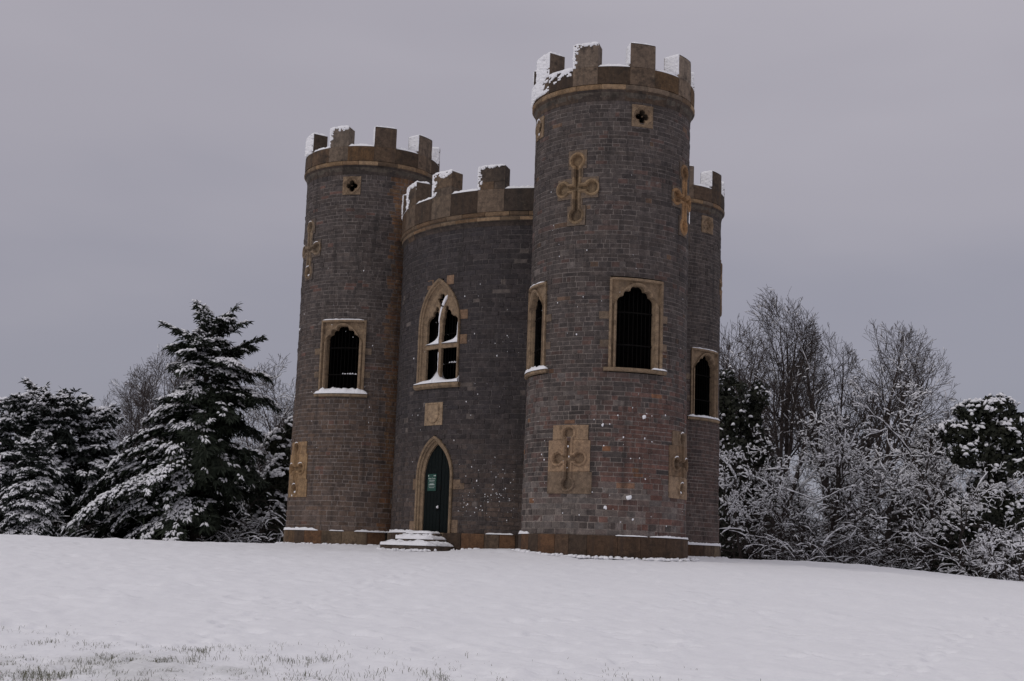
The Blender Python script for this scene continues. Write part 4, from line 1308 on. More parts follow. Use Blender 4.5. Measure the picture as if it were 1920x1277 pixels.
bar(-0.17, -0.14, 0.21, .035); bar(0.08, 0.115, 0.215, .03); bar(0.13, 0.165, 0.215, .03); bar(-0.09, 0.09, -0.05, .014)
ru.build('small_print', M_LETTER, sign, SO)

# ---- steps in front of the door
STO = Vector((CT.x, CT.y, 0)) + DN * (RC + 0.1) - DT_ * 0.12
steps = empty('entrance_steps', (STO.x, STO.y, 0.05), 'three snow covered stone steps below the arched door', 'steps')
SOR = (STO.x, STO.y, 0.05)
def step_block(hw, dep, z0, z1, seed, name='step'):
    rg = random.Random(seed)
    out = [(-hw, -0.12), (-hw, dep * 0.72), (-hw + 0.18, dep), (hw - 0.18, dep), (hw, dep * 0.72), (hw, -0.12)]
    m = MB()
    V = []
    for z, k in ((z0, 0.0), (z1 - 0.03, 0.0), (z1, -0.02)):
        V.append([tuple(STO + DT_ * (s + math.copysign(k, s)) + DN * (d + (k if d > 0 else 0)) + Vector((0, 0, z))) for s, d in out])
    n = len(out)
    vs = V[0] + V[1] + V[2]
    fs = [(i, (i + 1) % n, n + (i + 1) % n, n + i) for i in range(n)] + [(n + i, n + (i + 1) % n, 2 * n + (i + 1) % n, 2 * n + i) for i in range(n)] + [tuple(2 * n + i for i in range(n))]
    m.add(vs, fs, jit((0.11, 0.085, 0.068), .1))
    return m.build(name, M_PLINTH, steps, SOR)
TIERS = [(1.22, 0.98, -0.2, 0.27), (0.86, 0.66, 0.272, 0.47), (0.66, 0.34, 0.472, 0.655)]
for i, (hw, dep, z0, z1) in enumerate(TIERS): step_block(hw, dep, z0, z1, i)
ssn = MB()
def step_snow(hw, d0, d1, z, th, seed, s0=None, s1=None, rag=.35):
    s0 = -hw if s0 is None else s0; s1 = hw if s1 is None else s1
    def P(U, V):
        s = s0 + (s1 - s0) * U; d = d0 + (d1 - d0) * V
        # clip the corners like the slab
        k = np.clip((np.abs(s) - (hw - 0.18)) / 0.18, 0, 1)
        d = np.minimum(d, d1 - k * (d1 * 0.26))
        return np.stack([STO.x + DT_.x * s + DN.x * d, STO.y + DT_.y * s + DN.y * d, np.full(s.shape, z)], -1)
    snow_grid(ssn, P, lambda U, V: np.broadcast_to(ZUP, U.shape + (3,)), int((s1 - s0) / 0.03), max(6, int((d1 - d0) / 0.03)), th, rag, seed, 0.10, 2.0)
step_snow(1.22, -0.06, 1.0, 0.275, 0.14, 1, None, None, .6)
step_snow(0.86, -0.06, 0.68, 0.475, 0.14, 2, None, None, .6)
step_snow(0.66, -0.06, 0.36, 0.66, 0.07, 3, -0.66, 0.6)
ssn.build('step_snow', M_SNOW, steps, SOR, smooth=True)

# ---- thrown snow and blown specks stuck on the walls
def splat(T, th, z, r, seed, parent, flat=0.5, rw=None):
    rg = random.Random(seed)
    m = MB()
    R = (rw if rw else r_tower(z)) + 0.01
    c = Vector(T.p(th, R, z)); a = T.a + math.radians(th)
    N = Vector((math.cos(a), math.sin(a), 0)); S = Vector((-math.sin(a), math.cos(a), 0)); Zv = Vector((0, 0, 1))
    rings = [(1.0, 0.0), (0.85, 0.45), (0.5, 0.8)]
    k = 9
    vs = []
    rr = [rg.uniform(0.5, 1.15) for _ in range(k)]
    for q, h in rings:
        for i in range(k):
            t = 2 * math.pi * i / k
            vs.append(tuple(c + S * (math.cos(t) * r * q * rr[i]) + Zv * (math.sin(t) * r * q * rr[i] * 1.15) + N * (h * r * flat)))
    vs.append(tuple(c + N * r * flat))
    fs = [(j * k + i, j * k + (i + 1) % k, (j + 1) * k + (i + 1) % k, (j + 1) * k + i) for j in range(2) for i in range(k)] + [(2 * k + i, 2 * k + (i + 1) % k, 3 * k) for i in range(k)]
    m.add(vs, fs)
    return m.build('snow_splat', M_SNOW, parent, CORG, smooth=True, center=True)
for i, (T, w, th, z, r) in enumerate(((FT, 'F', 26.5, 4.00, 0.068), (FT, 'F', -2.0, 3.72, 0.045), (FT, 'F', 16.5, 1.75, 0.082), (LT, 'L', -76, 7.75, 0.06), (LT, 'L', -66, 1.9, 0.07), (FT, 'F', 1.0, 1.44, .05), (FT, 'F', 19.5, 1.15, .035), (FT, 'F', 8, 4.0, .03), (FT, 'F', 12, 3.4, .03))):
    splat(T, th, z, r, i, walls[w])
def specks(T, n, t0, t1, z0, z1, seed, name, rw, rmin, rmax):
    rg = random.Random(seed); m = MB()
    for i in range(n):
        th = rg.uniform(t0, t1); z = rg.triangular(z0, z1, z0 + 0.35 * (z1 - z0))
        r = rg.uniform(rmin, rmax) * rg.choice((0.6, 0.8, 1, 1.3))
        R = (rw if rw else r_tower(z)) + 0.004
        k = 6
        c0 = T.p(th, R + r * 0.5, z)
        vs = [T.p(th + math.degrees(math.cos(2 * math.pi * q / k) * r / R), R, z + math.sin(2 * math.pi * q / k) * r * rg.uniform(.5, 2.0)) for q in range(k)] + [c0]
        m.add(vs, [(q, (q + 1) % k, k) for q in range(k)])
    o = m.build(name, M_SNOW, castle, CORG)
    o['kind'] = 'stuff'
specks(CT, 90, -30, -8, 0.85, 3.2, 1, 'wall_snow_specks', RC, 0.006, 0.017)
specks(CT, 50, -60, -8, 2.0, 10.0, 2, 'wall_snow_specks', RC, 0.006, 0.018)
specks(FT, 60, -60, 70, 0.8, 5.0, 3, 'wall_snow_specks', None, 0.008, 0.022)
specks(FT, 25, -60, 70, 5.0, 12, 4, 'wall_snow_specks', None, 0.008, 0.018)
specks(LT, 25, -75, 20, 1, 12, 5, 'wall_snow_specks', None, 0.008, 0.018)
# ------------------------------------------------------------------ trees
def tube_arrays(polys, k):
    """polys: list of (pts (n,3), rad (n,)) -> one vertex array and face array, built by polyline length"""
    VS, FS = [], []
    off = 0
    by = {}
    for p, r in polys: by.setdefault(len(p), []).append((p, r))
    for n, lst in by.items():
        P = np.array([p for p, r in lst]); Rr = np.array([r for p, r in lst])
        D = np.empty_like(P)
        D[:, 1:-1] = P[:, 2:] - P[:, :-2]; D[:, 0] = P[:, 1] - P[:, 0]; D[:, -1] = P[:, -1] - P[:, -2]
        D /= np.linalg.norm(D, axis=-1, keepdims=True) + 1e-9
        A = np.where(np.abs(D[..., 2:3]) < 0.9, np.array([0, 0, 1.0]), np.array([1.0, 0, 0]))
        U = np.cross(D, A); U /= np.linalg.norm(U, axis=-1, keepdims=True) + 1e-9
        W = np.cross(U, D)
        t = 2 * np.pi * np.arange(k) / k + np.pi / 2
        V = P[:, :, None] + (U[:, :, None] * np.cos(t)[:, None] + W[:, :, None] * np.sin(t)[:, None]) * Rr[:, :, None, None]
        m = len(lst)
        I = (np.arange(m * n * k).reshape(m, n, k)) + off
        a = I[:, :-1, :]; b = np.roll(I, -1, axis=2)[:, :-1, :]; c = np.roll(I, -1, axis=2)[:, 1:, :]; d = I[:, 1:, :]
        FS.append(np.stack([a, b, c, d], -1).reshape(-1, 4))
        VS.append(V.reshape(-1, 3)); off += m * n * k
    return np.concatenate(VS), np.concatenate(FS)

def np_mesh(name, V, F, mat, parent=None, smooth=False):
    me = bpy.data.meshes.new(name)
    w = F.shape[1]
    me.vertices.add(len(V)); me.vertices.foreach_set('co', V.astype(np.float32).ravel())
    me.loops.add(F.size); me.loops.foreach_set('vertex_index', F.astype(np.int32).ravel())
    me.polygons.add(len(F)); me.polygons.foreach_set('loop_start', np.arange(0, F.size, w, dtype=np.int32))
    if smooth: me.polygons.foreach_set('use_smooth', np.ones(len(F), bool))
    me.update(calc_edges=True)
    me.materials.append(mat)
    o = bpy.data.objects.new(name, me)
    COL.objects.link(o)
    if parent: o.parent = parent
    return o

def unit(v): return v / (np.linalg.norm(v) + 1e-9)

def grow(rng, p, d, L, r, lev, cfg, out, env=None):
    c = cfg[lev]
    n = c['seg']
    pts = [p]; rad = [r]
    q = p.copy(); dd = unit(d)
    mg = 0.90 if lev == 1 else rng.uniform(0.93, 1.07)
    for i in range(n):
        dd = unit(dd + rng.normal(0, c['wob'], 3) + np.array([0, 0, c['up']]))
        q = q + dd * (L / n)
        if env is not None and lev > 0 and i > 0 and not env(q, mg): break
        pts.append(q.copy()); rad.append(max(0.0085, r * (1 - (1 - c.get('tip', 0.35)) * (i + 1) / n)))
    full, n = n, len(pts) - 1
    if n < 1: return
    pts = np.array(pts); rad = np.array(rad)
    if n < full: rad = np.maximum(0.0085, r * (1 - (1 - c.get('tip', 0.35)) * np.arange(n + 1) / n))
    L = L * n / full
    out.append((lev, pts, rad))
    if lev + 1 >= len(cfg): return
    nc = cfg[lev + 1]
    k = int(round(c['kids'] * rng.uniform(0.8, 1.2)))
    a0 = rng.uniform(0, 6.28)
    for j in range(k):
        t = c['from'] + (1 - c['from']) * (j + rng.uniform(0.2, 0.8)) / k
        x = t * n; i = min(n - 1, int(x)); f = x - i
        pp = pts[i] * (1 - f) + pts[i + 1] * f
        ax = unit(pts[i + 1] - pts[i])
        rr = rad[i] * (1 - f) + rad[i + 1] * f
        a = a0 + j * 2.4 + rng.normal(0, .4)
        u = unit(np.cross(ax, np.array([0.3, 0.2, 1.0]) if abs(ax[2]) < .9 else np.array([1.0, 0, 0]))); w = np.cross(ax, u)
        ang = math.radians(rng.normal(c['ang'], 9)) if 'angs' not in c else math.radians(c['angs'][0] + (c['angs'][1] - c['angs'][0]) * ((j * 0.618 + rng.uniform(0, .25)) % 1.0))
        nd = ax * math.cos(ang) + (u * math.cos(a) + w * math.sin(a)) * math.sin(ang)
        LL = L / max(0.6, n / full) * c['ratio'] * rng.uniform(0.7, 1.2) * (1 - c.get('taper', 0.45) * (t - c['from']) / (1 - c['from'] + 1e-6))
        grow(rng, pp, nd, LL, max(0.007, rr * c.get('rr', 0.6)), lev + 1, cfg, out, env)

WIND = np.array([-0.45, -0.12, 0.85])
def snow_on(polys, rng, prob, thick, minlev=1):
    out = []
    for lev, p, r in polys:
        if lev < minlev: continue
        D = p[-1] - p[0]
        hz = math.hypot(D[0], D[1]) / (np.linalg.norm(D) + 1e-9)
        if rng.random() > prob * (0.25 + 0.85 * hz): continue
        w = WIND if hz < 0.7 else np.array([-0.15, -0.05, 1.0])
        # snow lies in broken pads of changing thickness, not as a sleeve
        n0 = len(p)
        t_ = np.linspace(0, n0 - 1, 2 * n0 - 1)
        p = np.stack([np.interp(t_, np.arange(n0), p[:, c]) for c in range(3)], 1); r = np.interp(t_, np.arange(n0), r)
        a_ = rng.integers(0, max(1, len(p) // 2)); b_ = min(len(p), a_ + rng.integers(3, len(p) + 1))
        p = p[a_:b_]; r = r[a_:b_]
        if len(p) < 3: continue
        rs = np.minimum(r * 0.75 + thick, thick * 2.6) * rng.uniform(0.35, 1.75, len(r))
        rs[0] *= 0.5; rs[-1] *= 0.4
        q = p + w * (r * 0.8 + rs * 0.45)[:, None]
        out.append((q, rs))
    return out

def tree_obj(name, polys, loc, label, cat, group, bark, snow=None, split=2, names=('trunk', 'branches', 'snow_load'), k0=6):
    root = empty(name, loc, label, cat, group)
    big = [(p, r) for l, p, r in polys if l < split]; small = [(p, r) for l, p, r in polys if l >= split]
    V, F = tube_arrays(big, k0); np_mesh(names[0], V, F, bark, root, True)
    if small:
        V, F = tube_arrays(small, 3); np_mesh(names[1], V, F, bark, root)['kind'] = 'stuff'
    if snow:
        V, F = tube_arrays(snow, 3); np_mesh(names[2], V, F, M_SNOW, root, True)['kind'] = 'stuff'
    return root

def px(p, y): return 0.989 * y * (p - 946) / 2616.0

def place(o, p, y, sink=0.1, rz=0, s=1.0, dz=0):
    x = px(p, y)
    o.location = (x, y, gz(x, y) - sink + dz)
    o.rotation_euler = (0, 0, rz)
    o.scale = (s, s, s)
def clone(o, label, group=None):
    c = o.copy(); COL.objects.link(c); c['label'] = label
    if group: c['group'] = group
    for ch in list(o.children):
        d = ch.copy(); COL.objects.link(d); d.parent = c
    return c

# ---- tall bare trees
def bare_cfg(H, spread=1.0, crook=0.05, dens=1.0):
    return [dict(seg=4, wob=0.04, up=0.0, kids=10 * dens, ang=26, angs=(3, 36 * spread), ratio=2.5, taper=0.0, rr=0.66, tip=0.65, **{'from': 0.2}),
            dict(seg=11, wob=0.055 + crook, up=0.030, kids=12 * dens, ang=38, ratio=0.26, taper=0.05, rr=0.55, tip=0.12, **{'from': 0.34}),
            dict(seg=6, wob=0.07 + crook, up=0.02, kids=9 * dens, ang=36, ratio=0.50, taper=0.3, rr=0.6, tip=0.3, **{'from': 0.12}),
            dict(seg=4, wob=0.10 + crook, up=0.025, kids=6 * dens, ang=34, ratio=0.55, taper=0.3, rr=0.7, tip=0.5, **{'from': 0.12}),
            dict(seg=2, wob=0.12, up=0.025, kids=0, ang=30, ratio=0.5, rr=0.7, tip=0.7, **{'from': 0.2})]
def bare_tree(seed, H, label, group, spread=1.0, lean=(0, 0), dens=1.0, snowp=0.07, crook=0.02, bark=None, r0=0.27, crown=(0, 2.6)):
    """the crown is kept inside a rounded, slightly ragged envelope: crown = (sideways offset, half width)"""
    rng = np.random.default_rng(seed)
    out = []
    cz, a = H * 0.60, crown[1]
    def env(q, mg):
        t = min(1.0, max(0.0, q[2] / cz))
        ex = (q[0] - crown[0] * t) / a; ey = q[1] / (a * 1.2); ez = max(q[2] - cz, 0) / (H - cz)
        rag = 1.0 + 0.20 * float(vnoise(np.array([math.atan2(q[2] - cz * .6, q[0] - crown[0]) * 3.0]), np.array([q[1] * 0.8]), seed)[0])
        return math.sqrt(ex * ex + ey * ey + ez * ez) < rag * mg
    grow(rng, np.zeros(3), np.array([lean[0], lean[1], 1.0]), H * 0.36, r0, 0, bare_cfg(H, spread, crook, dens), out, env)
    sn = snow_on(out, rng, snowp, 0.014, 1)
    return tree_obj('bare_tree', out, (0, 0, 0), label, 'tree', group, bark or M_BARKW, sn)
GRB = 'bare winter trees behind the castle'
t1 = bare_tree(21, 15.2, 'tallest bare tree rising just right of the far right tower', GRB, 1.0, (-0.03, 0), 1.0, 0.06, crown=(-0.3, 3.1))
place(t1, 1456, 72)
t2 = bare_tree(22, 13.9, 'bare upright tree in the middle of the three to the right of the castle', GRB, 0.9, (0.03, 0), 0.95, 0.06, crown=(0.1, 2.7))
place(t2, 1550, 75)
t3 = bare_tree(23, 13.6, 'bare tree leaning right, rightmost of the tall ones right of the castle', GRB, 1.25, (0.28, 0), 1.0, 0.10, crown=(2.1, 3.5))
place(t3, 1588, 70)
t4 = clone(t2, 'bare tree partly hidden right behind the far right tower'); place(t4, 1372, 79, rz=2.1, s=1.08)
# left, farther away
t5 = bare_tree(24, 13.3, 'bare tree with fan of fine twigs left of the big conifer', GRB, 0.9, (-0.04, 0), 0.95, 0.05, 0.015, None, 0.18, crown=(-0.2, 2.6))
place(t5, 292, 84)
t6 = clone(t5, 'slightly lower bare tree farther left, above the dark yews'); place(t6, 226, 86, rz=2.0, s=0.9)
t6b = clone(t5, 'bare tree half hidden behind the crown of the big conifer'); place(t6b, 345, 88, rz=4.0, s=1.02)
t7 = bare_tree(25, 11.3, 'bare snow dusted tree between the big conifer and the left tower', GRB, 1.2, (-0.08, 0), 0.95, 0.2, 0.05, None, 0.18, crown=(-0.2, 2.4))
place(t7, 524, 72)
t8 = clone(t7, 'bare tree emerging behind the left edge of the left tower'); place(t8, 585, 76, rz=2.6, s=1.05)

# ---- snow laden scrub trees on the right
def scrub_cfg(spread, dens):
    return [dict(seg=5, wob=0.14, up=0.02, kids=10 * dens, ang=58 * spread, ratio=0.95, taper=0.35, rr=0.6, tip=0.3, **{'from': 0.12}),
            dict(seg=8, wob=0.22, up=0.012, kids=13 * dens, ang=52, ratio=0.40, taper=0.35, rr=0.5, tip=0.3, **{'from': 0.2}),
            dict(seg=7, wob=0.34, up=0.0, kids=13 * dens, ang=52, ratio=0.48, taper=0.35, rr=0.6, tip=0.4, **{'from': 0.12}),
            dict(seg=4, wob=0.45, up=0.0, kids=0, ang=55, ratio=0.55, taper=0.3, rr=0.7, tip=0.5, **{'from': 0.2})]
def scrub_tree(seed, H, label, group, spread=1.0, dens=1.0, prob=0.8, thick=0.020, name='snowy_scrub_tree', r0=0.13, lean=(0, 0), drop=0):
    rng = np.random.default_rng(seed)
    polys = []
    cfg = scrub_cfg(spread, dens)
    if drop: cfg = cfg[:-drop]
    grow(rng, np.zeros(3), np.array([lean[0], lean[1], 1.0]), H * 0.6, r0, 0, cfg, polys)
    zmax = float(np.percentile(np.concatenate([p[:, 2] for _, p, _ in polys]), 99.6))
    k = H / float(np.percentile(np.concatenate([p[:, 2] for _, p, _ in polys]), 99.0))
    polys = [(l, np.maximum(p * k, np.array([-99, -99, -0.1])), r) for l, p, r in polys]
    sn = snow_on(polys, rng, prob, thick, 1)
    return tree_obj(name, polys, (0, 0, 0), label, 'tree', group, M_BARKG, sn)
GRS = 'snow laden scrub trees right of the castle'
s1 = scrub_tree(31, 7.6, 'wide snow coated thorn tree in front of the leaning bare tree', GRS, 1.15, 0.94, 0.58, 0.020)
place(s1, 1660, 63)
s2 = scrub_tree(32, 7.0, 'lower snow coated thorn tree near the two tallest bare trunks', GRS, 1.1, 1.0, 0.58, 0.019)
place(s2, 1555, 60)
s3 = scrub_tree(33, 8.9, 'snow coated oak with twisted limbs beside the ivy crowned tree', GRS, 1.0, 0.94, 0.62, 0.022, lean=(0.1, 0))
place(s3, 1768, 60)
s4 = clone(s2, 'snow coated thorn tree between the dark ivy columns and the tallest bare tree'); place(s4, 1462, 62, rz=2.2, s=0.95)
s5 = clone(s3, 'snow coated tree behind the ivy crown at the far right edge'); place(s5, 1925, 66, rz=1.9, s=0.95)
s5b = clone(s1, 'snow coated thorn tree spreading in front of the ivy crowned tree'); place(s5b, 1800, 54.5, rz=3.6, s=0.60)
s6 = scrub_tree(34, 5.2, 'snow plastered shrub with knobbly white branches against the ivy columns', GRS, 1.1, 0.62, 0.8, 0.028, 'snow_plastered_shrub', 0.07)
place(s6, 1392, 59)
s7 = clone(s6, 'smaller snow plastered shrub at the foot of the ivy columns'); place(s7, 1376, 58, rz=2.5, s=0.62)
s7b = clone(s6, 'snow plastered shrub to the right of the ivy columns'); place(s7b, 1432, 60, rz=4.4, s=0.8)

# young saplings in the lower right corner
GRJ = 'snow coated saplings at the lower right'
j1 = scrub_tree(41, 2.0, 'white coated sapling with an upright stem at the lower right snow edge', GRJ, 0.9, 0.6, 1.0, 0.022, 'snowy_sapling', 0.035, drop=1)
place(j1, 1868, 51)
j2 = clone(j1, 'white coated sapling at the very right edge of the photo'); place(j2, 1912, 50.5, rz=2.0, s=1.0)
j3 = clone(j1, 'shortest white coated sapling, left of the other two'); place(j3, 1838, 52, rz=4.0, s=0.75)

# ---- leaf masses
def blades(P, D, Sd, U, rng, nb=5, L=(0.25, 0.42), W=0.028, fan=60, droop=0.25):
    n = len(P)
    VS, FS = [], []
    off = 0
    for k in range(nb):
        a = np.radians((k / (nb - 1) - 0.5) * 2 * fan + rng.normal(0, 10, n))[:, None]
        l = rng.uniform(L[0], L[1], n)[:, None]
        ax = D * np.cos(a) + Sd * np.sin(a)
        pe = -D * np.sin(a) + Sd * np.cos(a)
        ax = ax + U * rng.normal(0, 0.22, n)[:, None]
        tip = P + ax * l - np.array([0, 0, 1.0]) * (droop * l) * rng.uniform(0.3, 1.5, n)[:, None]
        mid = P + ax * l * 0.55 - np.array([0, 0, 1.0]) * droop * l * 0.3
        w = W * rng.uniform(0.7, 1.4, n)[:, None]
        pe = pe + U * rng.normal(0, 0.5, n)[:, None]
        V = np.stack([P, mid + pe * w, tip, mid - pe * w], 1)
        VS.append(V.reshape(-1, 3)); FS.append((np.arange(n * 4).reshape(n, 4)) + off); off += n * 4
    return np.concatenate(VS), np.concatenate(FS)

def lumps(P, D, rng, rl=(0.07, 0.16), rw=(0.05, 0.10), h=(0.03, 0.07)):
    """flattened snow pads lying along direction D"""
    n = len(P)
    Z = np.array([0, 0, 1.0])
    S = np.cross(D, Z); S /= np.linalg.norm(S, axis=1, keepdims=True) + 1e-9
    a = rng.uniform(rl[0], rl[1], n)[:, None]; b = rng.uniform(rw[0], rw[1], n)[:, None]; c = rng.uniform(h[0], h[1], n)[:, None]
    k = 6
    rim, shl = [], []
    for i in range(k):
        t = 2 * math.pi * i / k
        j = rng.uniform(0.75, 1.25, n)[:, None]
        rim.append(P + D * a * math.cos(t) * j + S * b * math.sin(t) * j - Z * c * 0.25)
        shl.append(P + D * a * 0.6 * math.cos(t) * j + S * b * 0.6 * math.sin(t) * j + Z * c * rng.uniform(.6, 1.1, n)[:, None])
    top = P + Z * c * 1.15
    V = np.stack(rim + shl + [top, P - Z * c * 0.5], 1)       # 14 per lump
    base = (np.arange(n) * 14)[:, None]
    F = []
    for i in range(k):
        j = (i + 1) % k
        F.append(np.stack([i + 0 * base[:, 0], j + 0 * base[:, 0], k + j + 0 * base[:, 0], k + i + 0 * base[:, 0]], 1) + base)
        F.append(np.stack([k + i + 0 * base[:, 0], k + j + 0 * base[:, 0], 12 + 0 * base[:, 0], 12 + 0 * base[:, 0]], 1) + base)
        F.append(np.stack([j + 0 * base[:, 0], i + 0 * base[:, 0], 13 + 0 * base[:, 0], 13 + 0 * base[:, 0]], 1) + base)
    F = np.concatenate(F)
    return V.reshape(-1, 3), F
def tri_fix(name, V, F, mat, parent, smooth=True):
    q = F[F[:, 2] != F[:, 3]]; t = F[F[:, 2] == F[:, 3]][:, :3]
    me = bpy.data.meshes.new(name)
    me.vertices.add(len(V)); me.vertices.foreach_set('co', V.astype(np.float32).ravel())
    li = np.concatenate([q.ravel(), t.ravel()]).astype(np.int32)
    me.loops.add(len(li)); me.loops.foreach_set('vertex_index', li)
    st = np.concatenate([np.arange(len(q)) * 4, len(q) * 4 + np.arange(len(t)) * 3]).astype(np.int32)
    me.polygons.add(len(st)); me.polygons.foreach_set('loop_start', st)
    if smooth: me.polygons.foreach_set('use_smooth', np.ones(len(st), bool))
    me.update(calc_edges=True)
    me.materials.append(mat)
    o = bpy.data.objects.new(name, me); COL.objects.link(o)
    if parent: o.parent = parent
    return o

def bough_tree(name, seed, boughs, H, trunk_r, loc, label, cat, group, leaf_mat, snow_prob, leader=None, spray_step=0.16, bL=(0.25, 0.42), lump=((0.07, 0.15), (0.032, 0.07), (0.03, 0.06)), wid=0.42, droop=0.3):
    """boughs: list of (height, azimuth, length, rise, droop, snow factor)"""
    rng = np.random.default_rng(seed)
    root = empty(name, loc, label, cat, group)
    tp = np.array([[0.10 * math.sin(i * 1.3), 0.1 * math.cos(i * 1.7), H * i / 8.0] for i in range(9)]) if leader is None else np.array(leader)
    tr = np.linspace(trunk_r, 0.03, len(tp))
    polys = [(tp, tr)]
    SP, SD, SS, SN = [], [], [], []
    def trunk_at(h):
        return np.array([np.interp(h, tp[:, 2], tp[:, q]) for q in range(3)])
    for (h, az, L, rise, dr, sf) in boughs:
        p0 = trunk_at(h); p0[2] = h
        ca, sa = math.cos(az), math.sin(az)
        n = 8
        pts = []
        for i in range(n + 1):
            t = i / n
            r = L * t
            z = h + L * (rise * t - dr * t ** 2.3)
            wv = 0.05 * L * math.sin(3 * t + seed + h * 7)
            pts.append(p0 * np.array([1, 1, 0]) + np.array([ca * r - sa * wv, sa * r + ca * wv, max(0.12, z)]))
        pts = np.array(pts)
        polys.append((pts, np.linspace(max(0.012, 0.022 * L), 0.008, n + 1)))
        # side shoots with sprays
        m = max(3, int(L / 0.17))
        for j in range(m):
            t = 0.14 + 0.86 * (j + rng.uniform(0, 1)) / m
            x = t * n; i = min(n - 1, int(x)); f = x - i
            b = pts[i] * (1 - f) + pts[i + 1] * f
            ax = unit(pts[i + 1] - pts[i])
            side = unit(np.cross(ax, np.array([0, 0, 1.0])))
            ll = wid * L ** 0.6 * (0.35 + 0.9 * (1 - t)) * rng.uniform(0.6, 1.2)
            for sg in (-1, 1):
                d = unit(ax * 0.75 + side * sg * 0.8 + np.array([0, 0, rng.normal(0.02, 0.12)]))
                q = max(1, int(ll / spray_step))
                for s_ in range(q):
                    u = (s_ + rng.uniform(0.3, 1.0)) / q
                    P = b + d * ll * u - np.array([0, 0, 1.0]) * droop * ll * u * u + rng.normal(0, 0.035, 3)
                    SP.append(P); SD.append(unit(d + np.array([0, 0, -droop * u]))); SS.append(side * sg); SN.append(sf * (0.6 + 0.5 * t))
            SP.append(b); SD.append(ax); SS.append(side); SN.append(sf)
    P = np.array(SP); D = np.array(SD); S = np.array(SS); N = np.array(SN)
    S = S - D * (S * D).sum(1, keepdims=True); S /= np.linalg.norm(S, axis=1, keepdims=True) + 1e-9
    U = np.cross(D, S)
    V, F = tube_arrays(polys[:1], 8); np_mesh('trunk', V, F, M_BARK, root, True)
    if len(polys) > 1:
        V, F = tube_arrays(polys[1:], 4); np_mesh('boughs', V, F, M_BARK, root)
    V, F = blades(P, D, S, U, rng, 6, bL, 0.034, 62, droop)
    np_mesh('needles', V, F, leaf_mat, root)['kind'] = 'stuff'
    # snow pads, patchy, heavier where the bough is exposed
    pat = vnoise(P[:, 0] * 1.7 + P[:, 1], P[:, 2] * 2.3 + P[:, 1] * 0.7, seed) + 0.5
    keep = rng.random(len(P)) < snow_prob * N * np.clip(2.6 * pat - 0.5, 0.05, 1.5)
    if keep.any():
        Pk, Dk = P[keep], D[keep]
        Sk = S[keep]
        PP, DD = [], []
        for a_ in (-0.85, -0.25, 0.3, 0.9):
            e_ = Dk * math.cos(a_) + Sk * math.sin(a_)
            PP.append(Pk + e_ * rng.uniform(0.08, 0.22, (len(Pk), 1)) + np.array([0, 0, 1.0]) * rng.uniform(0.0, 0.06, (len(Pk), 1))); DD.append(e_ - np.array([0, 0, 0.3 * droop]))
        PP = np.concatenate(PP); DD = np.concatenate(DD); DD /= np.linalg.norm(DD, axis=1, keepdims=True)
        kk = rng.random(len(PP)) < 0.8
        V, F = lumps(PP[kk], DD[kk], rng, *lump)
        tri_fix('snow_load', V, F, M_SNOW, root)['kind'] = 'stuff'
    return root

# big ragged conifer left of the castle
rng_ = np.random.default_rng(77)
def side_reach(h, az):
    """how far the crown reaches at height h towards azimuth az (0 = right, pi = left)"""
    cr = np.interp(h, [0.6, 1.6, 2.6, 4.0, 5.5, 7.0, 8.2, 9.2, 10.2], [0.8, 1.5, 2.4, 2.75, 2.6, 2.3, 1.5, 1.0, 0.3])
    cl = np.interp(h, [0.6, 1.6, 2.6, 4.0, 5.0, 6.0, 7.2, 8.2, 9.2, 10.2], [3.0, 5.0, 4.8, 3.7, 3.0, 2.0, 1.2, 1.5, 1.1, 0.3])
    cb = np.interp(h, [0.6, 2, 4, 7, 10], [2.0, 3.0, 2.8, 1.9, 0.3])
    c = math.cos(az)
    return cb * (1 - abs(c)) + (cr if c > 0 else cl) * abs(c)
bo = []
h = 1.3
while h < 9.9:
    n = 14 if h < 7.5 else 8
    wh = rng_.uniform(0.70, 1.12)          # each whorl has its own reach
    for k in range(n):
        az = rng_.uniform(0, 6.283)
        L = side_reach(h, az) * wh * rng_.choice((rng_.uniform(0.45, 0.8), rng_.uniform(0.85, 1.15)))
        left = max(0, -math.cos(az)); front = max(0, -math.sin(az))
        low = max(0, min(1, (6.0 - h) / 3.5))
        sf = 0.22 + 1.0 * left * (0.4 + 0.6 * low) + 0.55 * front * (0.35 + 0.65 * low) if h < 7.3 else 0.55 + 0.4 * left
        if math.cos(az) > 0.25 and h < 7.0: sf = 0.12
        rise = rng_.uniform(0.0, 0.55) if h < 7.0 else rng_.uniform(0.25, 1.1)
        drp = 0.25 + 0.45 * low * (0.4 + 0.6 * left) + 0.25 * front + rng_.uniform(-0.08, 0.1)
        bo.append((h + rng_.uniform(-.22, .22), az, L, rise, drp if h < 7.6 else 0.25, sf))
    h += rng_.uniform(0.46, 0.70)
